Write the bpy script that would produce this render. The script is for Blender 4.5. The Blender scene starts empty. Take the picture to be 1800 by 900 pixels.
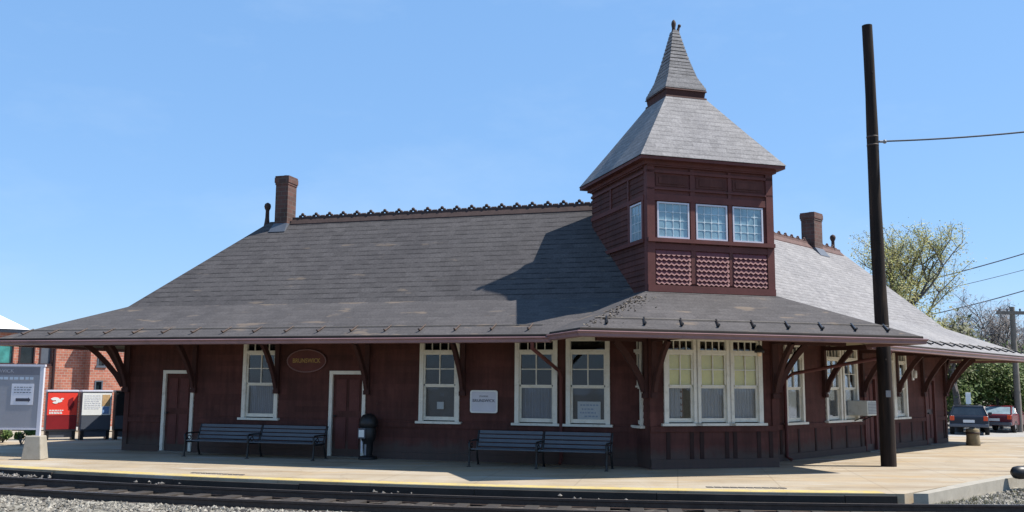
import bpy, bmesh, math, random
from mathutils import Vector, Matrix
from math import radians, sin, cos, tan, pi, sqrt

random.seed(11)
SC = bpy.context.scene
COL = SC.collection

# ------------------------------------------------------------------ materials
def new_mat(name):
    m = bpy.data.materials.new(name); m.use_nodes = True
    nt = m.node_tree
    return m, nt, nt.nodes['Principled BSDF']

def N(nt, typ, **kw):
    n = nt.nodes.new(typ)
    for k, v in kw.items():
        if k in n.inputs.keys(): n.inputs[k].default_value = v
        else: setattr(n, k, v)
    return n

def ramp(nt, fac, stops):
    r = nt.nodes.new('ShaderNodeValToRGB')
    els = r.color_ramp.elements
    while len(els) < len(stops): els.new(0.5)
    for e, (p, c) in zip(els, stops):
        e.position = p; e.color = (*c, 1) if len(c) == 3 else c
    nt.links.new(fac, r.inputs['Fac'])
    return r.outputs['Color']

def mixc(nt, fac, a, b, mode='MIX'):
    m = nt.nodes.new('ShaderNodeMix'); m.data_type = 'RGBA'; m.blend_type = mode
    if isinstance(fac, (int, float)): m.inputs[0].default_value = fac
    else: nt.links.new(fac, m.inputs[0])
    for i, v in ((6, a), (7, b)):
        if isinstance(v, tuple): m.inputs[i].default_value = (*v, 1)
        else: nt.links.new(v, m.inputs[i])
    return m.outputs[2]

def coords(nt, kind='Object'):
    if kind == 'World':
        return nt.nodes.new('ShaderNodeNewGeometry').outputs['Position']
    return nt.nodes.new('ShaderNodeTexCoord').outputs[kind]

def noise(nt, vec, scale, detail=4, rough=.6, stretch=None):
    if stretch:
        mp = nt.nodes.new('ShaderNodeMapping'); mp.inputs['Scale'].default_value = stretch
        nt.links.new(vec, mp.inputs['Vector']); vec = mp.outputs['Vector']
    n = nt.nodes.new('ShaderNodeTexNoise')
    n.inputs['Scale'].default_value = scale; n.inputs['Detail'].default_value = detail; n.inputs['Roughness'].default_value = rough
    nt.links.new(vec, n.inputs['Vector'])
    return n.outputs['Fac']

def bump(nt, bs, height, strength=.3, dist=.02):
    b = nt.nodes.new('ShaderNodeBump'); b.inputs['Strength'].default_value = strength; b.inputs['Distance'].default_value = dist
    nt.links.new(height, b.inputs['Height']); nt.links.new(b.outputs['Normal'], bs.inputs['Normal'])

def paint(name, col, rough=.5, var=.25, scale=2.0, dirt=None, spec=.4, metal=0, fine=30):
    """worn paint: two scales of tone variation, an optional dirt colour"""
    m, nt, bs = new_mat(name)
    v = coords(nt, 'World')
    a = noise(nt, v, scale, 5)
    lo = tuple(c * (1 - var) for c in col); hi = tuple(min(1, c * (1 + var)) for c in col)
    c = ramp(nt, a, [(.3, lo), (.7, hi)])
    f = noise(nt, v, fine, 3)
    c = mixc(nt, .35, c, ramp(nt, f, [(.3, lo), (.7, hi)]))
    if dirt:
        d = noise(nt, v, scale * 1.7, 6, .7)
        dd = ramp(nt, d, [(.52, (0, 0, 0)), (.72, (1, 1, 1))])
        sep = nt.nodes.new('ShaderNodeMath'); sep.operation = 'MULTIPLY'; sep.inputs[1].default_value = .6
        nt.links.new(dd, sep.inputs[0])
        c = mixc(nt, sep.outputs[0], c, dirt)
    nt.links.new(c, bs.inputs['Base Color'])
    bs.inputs['Roughness'].default_value = rough
    bs.inputs['Specular IOR Level'].default_value = spec
    bs.inputs['Metallic'].default_value = metal
    bump(nt, bs, f, .12, .01)
    return m

M = {}
def siding_mat():
    m, nt, bs = new_mat('maroon_siding')
    v = coords(nt, 'World'); ob = coords(nt, 'Object')
    a = noise(nt, v, 1.1, 5, .65)
    c = ramp(nt, a, [(.3, (.072, .031, .026)), (.55, (.098, .038, .032)), (.75, (.125, .050, .042))])
    # each board weathers on its own
    sx = nt.nodes.new('ShaderNodeSeparateXYZ'); nt.links.new(ob, sx.inputs[0])
    def ma(op, x, y):
        n = nt.nodes.new('ShaderNodeMath'); n.operation = op
        for i, q in enumerate((x, y)):
            if isinstance(q, (int, float)): n.inputs[i].default_value = q
            else: nt.links.new(q, n.inputs[i])
        return n.outputs[0]
    row = ma('FLOOR', ma('DIVIDE', ma('SUBTRACT', sx.outputs['Z'], .92), .14), 0)
    seg = ma('FLOOR', ma('ADD', ma('DIVIDE', sx.outputs['X'], 2.3), ma('MULTIPLY', row, .37)), 0)
    cb = nt.nodes.new('ShaderNodeCombineXYZ'); nt.links.new(row, cb.inputs[0]); nt.links.new(seg, cb.inputs[1])
    wn = nt.nodes.new('ShaderNodeTexWhiteNoise'); wn.noise_dimensions = '2D'; nt.links.new(cb.outputs[0], wn.inputs['Vector'])
    c = mixc(nt, .6, c, ramp(nt, wn.outputs['Value'], [(0, (.80, .80, .80)), (1, (1.2, 1.2, 1.2))]), 'MULTIPLY')
    st = noise(nt, v, 3.0, 5, .7, (3, 3, .35))
    c = mixc(nt, .8, c, ramp(nt, st, [(.35, (.72, .72, .72)), (.62, (1.1, 1.1, 1.1))]), 'MULTIPLY')
    # grey splash dirt, thickest low down, with a ragged top
    hz = ma('ADD', sx.outputs['Z'], ma('MULTIPLY', noise(nt, v, 4.0, 5), -.5))
    dm = ramp(nt, hz, [(.0, (.65, .65, .65)), (.22, (0, 0, 0))])
    c = mixc(nt, dm, c, (.09, .075, .065))
    # flaked paint
    fl = noise(nt, v, 11, 6, .7)
    fm = ramp(nt, fl, [(.70, (0, 0, 0)), (.74, (.7, .7, .7))])
    c = mixc(nt, fm, c, (.16, .11, .095))
    nt.links.new(c, bs.inputs['Base Color'])
    bs.inputs['Roughness'].default_value = .8; bs.inputs['Specular IOR Level'].default_value = .2
    bump(nt, bs, noise(nt, v, 30, 4), .15, .008)
    return m
M['maroon'] = siding_mat()
M['maroon_trim'] = paint('maroon_trim', (.120, .043, .038), .7, .22, 2.0, (.07, .035, .03), spec=.22)
M['batten'] = paint('batten_gap_shade', (.038, .020, .018), .8, .25, 2.5, spec=.2)  # dark tone stands in for the shaded gaps of the wainscot
M['bracket'] = paint('bracket_paint', (.062, .028, .025), .75, .25, 2.5, spec=.2)
M['maroon_dark'] = paint('maroon_door', (.036, .013, .013), .5, .2, 2)
M['gutter'] = paint('gutter_paint', (.215, .12, .12), .4, .18, 1.5, (.11, .07, .07))
M['cream'] = paint('cream_trim', (.74, .71, .62), .5, .10, 3, (.45, .41, .32))
M['soffit'] = paint('soffit_paint', (.36, .32, .22), .6, .12, 2)
M['terracotta'] = paint('terracotta', (.095, .05, .043), .8, .4, 5, (.06, .05, .045))
M['crest_dark'] = paint('weathered_terracotta', (.05, .03, .026), .85, .4, 6)
M['black_metal'] = paint('black_iron', (.012, .012, .013), .4, .3, 5)
M['bench_slat'] = paint('bench_slats', (.095, .108, .125), .45, .15, 4)
M['black_plastic'] = paint('black_plastic', (.014, .014, .015), .45, .2, 4)
def pole_mat():
    m, nt, bs = new_mat('creosoted_wood')
    v = coords(nt, 'Object')
    g = noise(nt, v, 9, 6, .7, (1, 1, .06))
    c = ramp(nt, g, [(.3, (.010, .008, .0075)), (.55, (.024, .018, .016)), (.72, (.055, .036, .024))])
    k = noise(nt, v, 1.2, 4, .6, (1, 1, .5))
    c = mixc(nt, .8, c, ramp(nt, k, [(.35, (.65, .65, .65)), (.65, (1.35, 1.25, 1.15))]), 'MULTIPLY')
    nt.links.new(c, bs.inputs['Base Color']); bs.inputs['Roughness'].default_value = .9; bs.inputs['Specular IOR Level'].default_value = .2
    bump(nt, bs, g, .8, .02)
    return m
M['creosote'] = pole_mat()
M['header_grey'] = paint('header_grey', (.17, .165, .19), .4, .12, 4)
M['board_letter'] = paint('faded_lettering', (.34, .34, .38), .5, .15, 8)
M['board_grey'] = paint('board_grey', (.27, .27, .30), .4, .08, 2)
M['grey_metal'] = paint('grey_metal', (.20, .205, .22), .4, .1, 2)
M['lavender_metal'] = paint('pale_post', (.55, .54, .60), .35, .08, 2)
M['concrete_pale'] = paint('pale_concrete', (.30, .275, .23), .85, .15, 3, (.22, .195, .15))
M['white'] = paint('white_enamel', (.78, .78, .76), .4, .06, 4)
M['offwhite_metal'] = paint('air_unit_casing', (.55, .56, .52), .5, .10, 4, (.3, .29, .25))
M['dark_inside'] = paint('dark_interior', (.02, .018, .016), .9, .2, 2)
M['blind'] = paint('yellow_blind', (.82, .70, .22), .7, .08, 6)
M['curtain'] = None
M['paper'] = paint('paper', (.78, .78, .74), .7, .05, 8)
M['ink'] = paint('ink', (.05, .05, .07), .6, .1, 8)
M['bluegrey'] = paint('blue_grey_panel', (.40, .47, .56), .35, .06, 4)
M['pale_panel'] = paint('notice_panel', (.60, .60, .66), .4, .06, 4)
M['gold'] = paint('gold_leaf', (.42, .27, .06), .35, .25, 20)
M['red_panel'] = paint('red_panel', (.80, .055, .035), .4, .06, 3)
M['dark_red'] = paint('dark_red_shadow_panel', (.22, .012, .015), .45, .15, 3)
M['slate_panel'] = paint('slate_grey_panel', (.08, .09, .11), .45, .15, 3)
M['tan_print'] = paint('tan_print', (.55, .36, .18), .5, .3, 9)
M['blue_print'] = paint('blue_print', (.18, .30, .52), .5, .3, 9)
M['rust'] = paint('rusty_steel', (.055, .035, .026), .6, .4, 6)
M['railhead'] = paint('railhead_steel', (.13, .11, .10), .35, .3, 4, metal=.6)
M['tie'] = paint('dark_edge_shade', (.030, .024, .020), .9, .4, 3)
def yellow_mat():
    m, nt, bs = new_mat('faded_yellow_paint')
    v = coords(nt, 'World')
    c = ramp(nt, noise(nt, v, 2.0, 5), [(.3, (.39, .29, .085)), (.7, (.47, .37, .13))])
    c = mixc(nt, ramp(nt, noise(nt, v, 1.0, 7, .75, (.5, 2, 1)), [(.54, (0, 0, 0)), (.64, (.9, .9, .9))]), c, (.33, .28, .20))
    c = mixc(nt, ramp(nt, noise(nt, v, 7.0, 6, .75), [(.52, (0, 0, 0)), (.60, (.9, .9, .9))]), c, (.29, .24, .165))
    nt.links.new(c, bs.inputs['Base Color']); bs.inputs['Roughness'].default_value = .85
    return m
M['yellow'] = yellow_mat()
M['iron_grate'] = paint('iron_grate', (.09, .08, .075), .7, .3, 6)
M['wire'] = paint('cable_black', (.07, .08, .095), .6, .1, 3)
M['grey_wood'] = paint('weathered_grey_wood', (.16, .14, .12), .9, .3, 3)
M['stump'] = paint('weathered_post', (.19, .15, .09), .9, .45, 5, (.10, .12, .05))
M['bark'] = paint('bark', (.095, .085, .08), .95, .4, 5)
M['bark_grey'] = paint('grey_bark', (.13, .12, .12), .95, .3, 5)
M['tyre'] = paint('rubber', (.015, .015, .015), .8, .2, 6)
M['rim'] = paint('alloy', (.35, .35, .37), .3, .1, 6, metal=.8)
M['car_blue'] = paint('dark_blue_carpaint', (.008, .010, .018), .3, .05, 2, spec=.6)
M['car_red'] = paint('red_carpaint', (.10, .010, .016), .25, .05, 2, spec=.6)
M['tail'] = paint('tail_light', (.6, .07, .02), .25, .1, 6)
M['plate'] = paint('plate', (.6, .6, .6), .5, .05, 6)
M['copper_lamp'] = paint('lamp_glass', (.85, .62, .42), .2, .1, 6)
M['white_roof'] = paint('white_metal_roof', (.82, .82, .82), .5, .04, 2)
M['lattice'] = paint('maroon_shingle', (.135, .033, .036), .55, .25, 5)

def curtain_mat():
    m, nt, bs = new_mat('net_curtain')
    v = coords(nt, 'Object')
    w = nt.nodes.new('ShaderNodeTexWave'); w.bands_direction = 'X'
    w.inputs['Scale'].default_value = 9; w.inputs['Distortion'].default_value = 1.5; w.inputs['Detail'].default_value = 2
    nt.links.new(v, w.inputs['Vector'])
    c = ramp(nt, w.outputs['Fac'], [(.0, (.20, .22, .25)), (1, (.36, .38, .42))])
    nt.links.new(c, bs.inputs['Base Color']); bs.inputs['Roughness'].default_value = .9
    return m
M['curtain'] = curtain_mat()

def glass_mat(name, tint=(.9, .95, 1), refl=1.0):
    m, nt, bs = new_mat(name)
    nt.nodes.remove(bs)
    out = nt.nodes['Material Output']
    t = N(nt, 'ShaderNodeBsdfTransparent'); t.inputs[0].default_value = (*tint, 1)
    g = N(nt, 'ShaderNodeBsdfGlossy'); g.inputs['Roughness'].default_value = .03
    g.inputs[0].default_value = (.95, .97, 1, 1)
    fr = N(nt, 'ShaderNodeFresnel'); fr.inputs['IOR'].default_value = 1.55
    v = coords(nt, 'World'); n = noise(nt, v, 1.4, 2)
    b = nt.nodes.new('ShaderNodeBump'); b.inputs['Strength'].default_value = .12; b.inputs['Distance'].default_value = .03
    nt.links.new(n, b.inputs['Height']); nt.links.new(b.outputs['Normal'], g.inputs['Normal'])
    mu = N(nt, 'ShaderNodeMath', operation='MULTIPLY'); mu.inputs[1].default_value = refl
    nt.links.new(fr.outputs[0], mu.inputs[0])
    mx = nt.nodes.new('ShaderNodeMixShader')
    nt.links.new(mu.outputs[0], mx.inputs[0]); nt.links.new(t.outputs[0], mx.inputs[1]); nt.links.new(g.outputs[0], mx.inputs[2])
    nt.links.new(mx.outputs[0], out.inputs['Surface'])
    return m
M['glass'] = glass_mat('window_glass', (.84, .87, .90), .55)
M['clear_glass'] = glass_mat('clear_window_glass', (.96, .97, .97), .7)

def solid_glass(name, col, rough=.08):
    m, nt, bs = new_mat(name)
    v = coords(nt, 'World')
    c = ramp(nt, noise(nt, v, 3.0, 3), [(.3, tuple(x * .75 for x in col)), (.7, tuple(x * 1.25 for x in col))])
    nt.links.new(c, bs.inputs['Base Color'])
    bs.inputs['Roughness'].default_value = rough; bs.inputs['Specular IOR Level'].default_value = .8
    return m
M['leaded'] = solid_glass('leaded_sky_glass', (.20, .32, .38), .12)  # sky showing in the tower panes is put into this blue base
M['leading'] = paint('glass_leading', (.50, .58, .62), .4, .1, 8)
M['car_glass'] = solid_glass('car_glass', (.02, .025, .03), .04)
M['bright_glass'] = solid_glass('sloped_rear_glass', (.20, .27, .31), .06)
M['teal_glass'] = solid_glass('teal_glass', (.05, .22, .20), .06)
M['dark_glass'] = solid_glass('dark_glass', (.012, .02, .024), .06)

def shingle_mat(name, base, course=.19, tab=.30, wear=True, lines=1.0):
    m, nt, bs = new_mat(name)
    uv = coords(nt, 'UV'); pos = coords(nt, 'World')
    sx = nt.nodes.new('ShaderNodeSeparateXYZ'); nt.links.new(uv, sx.inputs[0])
    def ma(op, a, b=None):
        n = nt.nodes.new('ShaderNodeMath'); n.operation = op
        for i, x in enumerate((a, b)):
            if x is None: continue
            if isinstance(x, (int, float)): n.inputs[i].default_value = x
            else: nt.links.new(x, n.inputs[i])
        return n.outputs[0]
    vv = ma('DIVIDE', sx.outputs['Y'], course)
    row = ma('FLOOR', vv); fr = ma('SUBTRACT', vv, row)
    rnd = nt.nodes.new('ShaderNodeTexWhiteNoise'); rnd.noise_dimensions = '1D'; nt.links.new(row, rnd.inputs['W'])
    uu = ma('ADD', ma('DIVIDE', sx.outputs['X'], tab), ma('MULTIPLY', rnd.outputs['Value'], 7.0))
    colm = ma('FLOOR', uu)
    comb = nt.nodes.new('ShaderNodeCombineXYZ'); nt.links.new(colm, comb.inputs[0]); nt.links.new(row, comb.inputs[1])
    w2 = nt.nodes.new('ShaderNodeTexWhiteNoise'); w2.noise_dimensions = '2D'; nt.links.new(comb.outputs[0], w2.inputs['Vector'])
    lo = tuple(c * .88 for c in base); hi = tuple(c * 1.10 for c in base)
    c = ramp(nt, w2.outputs['Value'], [(0, lo), (.6, base), (1, hi)])
    # streaky wear along each course, mottling over the whole slope
    big = noise(nt, pos, .55, 5, .65)
    c = mixc(nt, .75, c, ramp(nt, big, [(.3, (.80, .80, .82)), (.7, (1.16, 1.15, 1.13))]), 'MULTIPLY')
    grain = noise(nt, pos, 22, 5, .75)
    c = mixc(nt, .9, c, ramp(nt, grain, [(.3, (.62, .62, .63)), (.7, (1.36, 1.36, 1.35))]), 'MULTIPLY')
    # pale tan worn spots, elongated along the courses
    sp = noise(nt, uv, 1.25, 3, .5, (.8, 2.2, 1))
    pz = nt.nodes.new('ShaderNodeSeparateXYZ'); nt.links.new(pos, pz.inputs[0])
    low = ma('LESS_THAN', pz.outputs['Z'], 3.73)
    spm = ramp(nt, ma('ADD', sp, ma('MULTIPLY', low, .045)), [(.665, (0, 0, 0)), (.72, (.65, .65, .65))])
    if wear: c = mixc(nt, spm, c, (base[0] * 2.2, base[1] * 1.85, base[2] * 1.4))
    # each course darkens at its butt edge, where the height also steps
    line = ramp(nt, fr, [(.0, (.30, .30, .31)), (.12, (.40, .40, .41)), (.30, (1, 1, 1))])
    jit = noise(nt, uv, 3.0, 3, .5, (1, 3, 1))
    lj = ramp(nt, jit, [(.36, (.1, .1, .1)), (.56, (1, 1, 1))])
    c = mixc(nt, ma('MULTIPLY', lj, ma('MULTIPLY', ma('SUBTRACT', 1.0, ma('MULTIPLY', low, .7)), lines)), c, mixc(nt, 1.0, c, line, 'MULTIPLY'))
    nt.links.new(c, bs.inputs['Base Color'])
    bs.inputs['Roughness'].default_value = .9; bs.inputs['Specular IOR Level'].default_value = .25
    h = ma('ADD', ma('SUBTRACT', 1.0, fr), ma('MULTIPLY', grain, .35))
    h = ma('ADD', h, ma('MULTIPLY', w2.outputs['Value'], .3))
    bump(nt, bs, h, .4, .010)
    return m
M['shingle'] = shingle_mat('dark_shade_shingles', (.072, .066, .066), .21, .33)  # darker copy: weaker sun on left wing and canopy put into the colour
M['shingle_pale_sun'] = shingle_mat('pale_sun_shingles', (.212, .204, .204), .15, .22, False, .55)  # paler copy: stronger sun on right wing and tower put into the colour

def brick_mat(name, c1, c2, mortar, scale=9):
    m, nt, bs = new_mat(name)
    v = coords(nt, 'UV')
    b = nt.nodes.new('ShaderNodeTexBrick')
    b.inputs['Scale'].default_value = scale / 4.5; b.inputs['Mortar Size'].default_value = .018
    b.inputs['Color1'].default_value = (*c1, 1); b.inputs['Color2'].default_value = (*c2, 1); b.inputs['Mortar'].default_value = (*mortar, 1)
    nt.links.new(v, b.inputs['Vector'])
    n = noise(nt, coords(nt, 'World'), 2.5, 5)
    c = mixc(nt, .7, b.outputs['Color'], ramp(nt, n, [(.3, (.6, .58, .56)), (.7, (1.25, 1.22, 1.2))]), 'MULTIPLY')
    nt.links.new(c, bs.inputs['Base Color']); bs.inputs['Roughness'].default_value = .9
    bump(nt, bs, b.outputs['Fac'], -.3, .01)
    return m
M['brick'] = brick_mat('red_brick', (.42, .155, .095), (.32, .105, .07), (.36, .30, .25))
M['chimney_brick'] = brick_mat('old_chimney_brick', (.115, .052, .042), (.062, .034, .028), (.10, .08, .07))

def leaf_mat(name, stops, trans=.25):
    m, nt, bs = new_mat(name)
    g = nt.nodes.new('ShaderNodeNewGeometry')
    c = ramp(nt, g.outputs['Random Per Island'], stops)
    nt.links.new(c, bs.inputs['Base Color']); bs.inputs['Roughness'].default_value = .7
    out = nt.nodes['Material Output']
    tr = nt.nodes.new('ShaderNodeBsdfTranslucent'); nt.links.new(c, tr.inputs['Color'])
    mx = nt.nodes.new('ShaderNodeMixShader'); mx.inputs[0].default_value = trans
    nt.links.new(bs.outputs[0], mx.inputs[1]); nt.links.new(tr.outputs[0], mx.inputs[2])
    nt.links.new(mx.outputs[0], out.inputs['Surface'])
    return m
M['bud'] = leaf_mat('spring_buds', [(0, (.19, .195, .07)), (.5, (.36, .36, .09)), (.75, (.33, .27, .12)), (1, (.52, .51, .16))])
M['twig'] = leaf_mat('twigs', [(0, (.13, .11, .10)), (1, (.24, .21, .20))], .1)
M['green'] = leaf_mat('green_leaves', [(0, (.045, .085, .018)), (.6, (.10, .155, .035)), (1, (.19, .23, .06))])
M['olive'] = leaf_mat('olive_leaves', [(0, (.06, .07, .025)), (.6, (.11, .12, .045)), (1, (.17, .15, .07))])
M['brown'] = leaf_mat('brown_twigs', [(0, (.08, .065, .05)), (1, (.17, .14, .11))], .1)
M['weed'] = leaf_mat('weeds', [(0, (.07, .08, .04)), (.6, (.15, .14, .085)), (1, (.22, .20, .14))])
M['litter'] = leaf_mat('leaf_litter', [(0, (.07, .058, .045)), (.6, (.17, .135, .095)), (1, (.27, .22, .16))], .05)

def concrete_mat():
    m, nt, bs = new_mat('platform_concrete')
    v = coords(nt, 'World')
    a = noise(nt, v, .5, 6, .65)
    c = ramp(nt, a, [(.28, (.245, .195, .130)), (.5, (.305, .25, .178)), (.72, (.345, .30, .235))])
    st = noise(nt, v, 1.0, 5, .62, (.35, 1.6, 1))
    c = mixc(nt, .9, c, ramp(nt, st, [(.33, (.72, .64, .56)), (.50, (1, 1, 1)), (.66, (1.08, 1.11, 1.18))]), 'MULTIPLY')
    tn = noise(nt, v, .8, 6, .7, (.45, 1.3, 1))
    c = mixc(nt, ramp(nt, tn, [(.52, (0, 0, 0)), (.66, (.8, .8, .8))]), c, (.335, .235, .125))
    wp = noise(nt, v, 1.1, 4, .6, (.3, 1.2, 1))
    c = mixc(nt, ramp(nt, wp, [(.60, (0, 0, 0)), (.68, (.7, .7, .7))]), c, (.40, .375, .34))
    mp = nt.nodes.new('ShaderNodeMapping'); mp.inputs['Rotation'].default_value = (0, 0, .17); nt.links.new(v, mp.inputs['Vector'])
    bk_ = nt.nodes.new('ShaderNodeTexBrick'); bk_.offset = 0; bk_.inputs['Scale'].default_value = 1; bk_.inputs['Brick Width'].default_value = 1.8; bk_.inputs['Row Height'].default_value = 1.5
    bk_.inputs['Mortar Size'].default_value = .014; bk_.inputs['Color1'].default_value = (.95, .95, .95, 1); bk_.inputs['Color2'].default_value = (1.05, 1.05, 1.05, 1); bk_.inputs['Mortar'].default_value = (.55, .53, .5, 1)
    nt.links.new(mp.outputs['Vector'], bk_.inputs['Vector'])
    c = mixc(nt, .45, c, bk_.outputs['Color'], 'MULTIPLY')
    vc = nt.nodes.new('ShaderNodeTexVoronoi'); vc.feature = 'DISTANCE_TO_EDGE'; vc.inputs['Scale'].default_value = .35
    wv = nt.nodes.new('ShaderNodeVectorMath'); wv.operation = 'ADD'
    nn_ = nt.nodes.new('ShaderNodeTexNoise'); nn_.inputs['Scale'].default_value = 1.2; nn_.inputs['Detail'].default_value = 5; nt.links.new(v, nn_.inputs['Vector'])
    nt.links.new(v, wv.inputs[0]); nt.links.new(nn_.outputs['Color'], wv.inputs[1]); nt.links.new(wv.outputs[0], vc.inputs['Vector'])
    c = mixc(nt, .4, c, ramp(nt, vc.outputs['Distance'], [(.0, (.5, .48, .45)), (.006, (1, 1, 1))]), 'MULTIPLY')
    f = noise(nt, v, 25, 4)
    c = mixc(nt, .5, c, ramp(nt, f, [(.3, (.85, .85, .85)), (.7, (1.1, 1.1, 1.1))]), 'MULTIPLY')
    nt.links.new(c, bs.inputs['Base Color']); bs.inputs['Roughness'].default_value = .9
    bump(nt, bs, f, .2, .01)
    return m
M['concrete'] = concrete_mat()

def ground_mat(name, stops, scale, fine, strength=.6, dist=.05):
    m, nt, bs = new_mat(name)
    v = coords(nt, 'World')
    vo = nt.nodes.new('ShaderNodeTexVoronoi'); vo.inputs['Scale'].default_value = fine
    nt.links.new(v, vo.inputs['Vector'])
    sx = nt.nodes.new('ShaderNodeSeparateColor'); nt.links.new(vo.outputs['Color'], sx.inputs[0])
    c = ramp(nt, sx.outputs[0], stops)
    a = noise(nt, v, scale, 5)
    c = mixc(nt, .8, c, ramp(nt, a, [(.3, (.72, .72, .72)), (.7, (1.2, 1.2, 1.2))]), 'MULTIPLY')
    nt.links.new(c, bs.inputs['Base Color']); bs.inputs['Roughness'].default_value = .95
    bump(nt, bs, vo.outputs['Distance'], -strength, dist)
    return m
M['ballast'] = ground_mat('ballast_stone', [(0, (.085, .076, .060)), (.5, (.16, .145, .115)), (1, (.27, .25, .205))], .8, 14)
M['dark_ballast'] = ground_mat('oily_ballast', [(0, (.024, .019, .016)), (.6, (.05, .040, .032)), (1, (.11, .09, .075))], 1.2, 14)
M['earth'] = ground_mat('dry_earth', [(0, (.11, .10, .065)), (.5, (.15, .135, .09)), (1, (.20, .18, .125))], .05, 3, .2)
M['asphalt'] = ground_mat('old_asphalt', [(0, (.24, .23, .215)), (1, (.33, .315, .295))], .3, 40, .15, .01)
M['dull_stone'] = leaf_mat('dull_stones', [(0, (.05, .045, .04)), (.6, (.11, .10, .09)), (1, (.22, .20, .175))], 0)
M['stone'] = leaf_mat('ballast_stones', [(0, (.06, .054, .043)), (.5, (.145, .13, .105)), (1, (.29, .265, .22))], 0)

# ------------------------------------------------------------------ mesh builder
class MB:
    def __init__(s): s.v = []; s.f = []; s.mi = []; s.sm = []; s.uv = []; s.mat = 0; s.T = None
    def add(s, pts, faces, smooth=False, uvs=None):
        o = len(s.v)
        for p in pts:
            p = Vector(p)
            if s.T is not None: p = s.T @ p
            s.v.append(p)
        for i, f in enumerate(faces):
            s.f.append([o + k for k in f]); s.mi.append(s.mat); s.sm.append(smooth)
            s.uv.append(uvs[i] if uvs else None)
        return s
    def poly(s, pts, uv=None): return s.add(pts, [list(range(len(pts)))], uvs=[uv] if uv else None)
    def box(s, x0, x1, y0, y1, z0, z1):
        return s.add([(x0, y0, z0), (x1, y0, z0), (x1, y1, z0), (x0, y1, z0), (x0, y0, z1), (x1, y0, z1), (x1, y1, z1), (x0, y1, z1)],
                     [(0, 3, 2, 1), (4, 5, 6, 7), (0, 1, 5, 4), (1, 2, 6, 5), (2, 3, 7, 6), (3, 0, 4, 7)])
    def frustum(s, a, b, z0, z1):   # a, b = (x0,x1,y0,y1) at z0 / z1
        P = [(a[0], a[2], z0), (a[1], a[2], z0), (a[1], a[3], z0), (a[0], a[3], z0), (b[0], b[2], z1), (b[1], b[2], z1), (b[1], b[3], z1), (b[0], b[3], z1)]
        return s.add(P, [(0, 3, 2, 1), (4, 5, 6, 7), (0, 1, 5, 4), (1, 2, 6, 5), (2, 3, 7, 6), (3, 0, 4, 7)])
    def prism(s, pts, off):         # closed polygon swept by vector off
        n = len(pts); off = Vector(off)
        P = [Vector(p) for p in pts] + [Vector(p) + off for p in pts]
        F = [list(range(n))[::-1], list(range(n, 2 * n))] + [[i, (i + 1) % n, n + (i + 1) % n, n + i] for i in range(n)]
        return s.add(P, F)
    def tube(s, path, r, n=10, caps=True, smooth=True):
        path = [Vector(p) for p in path]; rs = r if isinstance(r, (list, tuple)) else [r] * len(path)
        P = []; F = []
        prev = None
        for i, p in enumerate(path):
            d = (path[min(i + 1, len(path) - 1)] - path[max(i - 1, 0)]).normalized()
            if prev is None:
                u = d.orthogonal().normalized()
            else:
                u = (prev - d * prev.dot(d)).normalized()
            prev = u; w = d.cross(u)
            for k in range(n):
                a = 2 * pi * k / n
                P.append(p + (u * cos(a) + w * sin(a)) * rs[i])
        for i in range(len(path) - 1):
            for k in range(n):
                F.append((i * n + k, i * n + (k + 1) % n, (i + 1) * n + (k + 1) % n, (i + 1) * n + k))
        s.add(P, F, smooth)
        if caps:
            L = len(path) - 1
            s.add(P[:n], [list(range(n))[::-1]]); s.add(P[L * n:], [list(range(n))])
        return s
    def sphere(s, c, r, nu=10, nv=7, sq=(1, 1, 1)):
        P = []; F = []
        for j in range(nv + 1):
            t = pi * j / nv
            for i in range(nu):
                a = 2 * pi * i / nu
                P.append((c[0] + r * sq[0] * sin(t) * cos(a), c[1] + r * sq[1] * sin(t) * sin(a), c[2] + r * sq[2] * cos(t)))
        for j in range(nv):
            for i in range(nu):
                F.append((j * nu + i, (j + 1) * nu + i, (j + 1) * nu + (i + 1) % nu, j * nu + (i + 1) % nu))
        return s.add(P, F, True)
    def lathe(s, prof, c=(0, 0, 0), n=20, smooth=True):
        P = []; F = []
        for r, z in prof:
            for i in range(n):
                a = 2 * pi * i / n; P.append((c[0] + r * cos(a), c[1] + r * sin(a), c[2] + z))
        for j in range(len(prof) - 1):
            for i in range(n):
                F.append((j * n + i, j * n + (i + 1) % n, (j + 1) * n + (i + 1) % n, (j + 1) * n + i))
        return s.add(P, F, smooth)
    def build(s, name, mats, parent=None, loc=(0, 0, 0), rot=0, bevel=0, seg=2):
        me = bpy.data.meshes.new(name)
        me.from_pydata([tuple(p) for p in s.v], [], s.f)
        if any(u is not None for u in s.uv):
            ul = me.uv_layers.new(name='UVMap')
            li = 0
            for i, f in enumerate(s.f):
                for k in range(len(f)):
                    ul.data[li].uv = s.uv[i][k] if s.uv[i] else (0, 0)
                    li += 1
        for m in (mats if isinstance(mats, (list, tuple)) else [mats]): me.materials.append(m)
        for p, mi, sm in zip(me.polygons, s.mi, s.sm): p.material_index = mi; p.use_smooth = sm
        me.validate(); me.update()
        o = bpy.data.objects.new(name, me); COL.objects.link(o)
        o.location = loc; o.rotation_euler = (0, 0, rot)
        if parent: o.parent = parent
        if bevel:
            md = o.modifiers.new('bevel', 'BEVEL'); md.width = bevel; md.segments = seg; md.limit_method = 'ANGLE'
        return o

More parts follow.
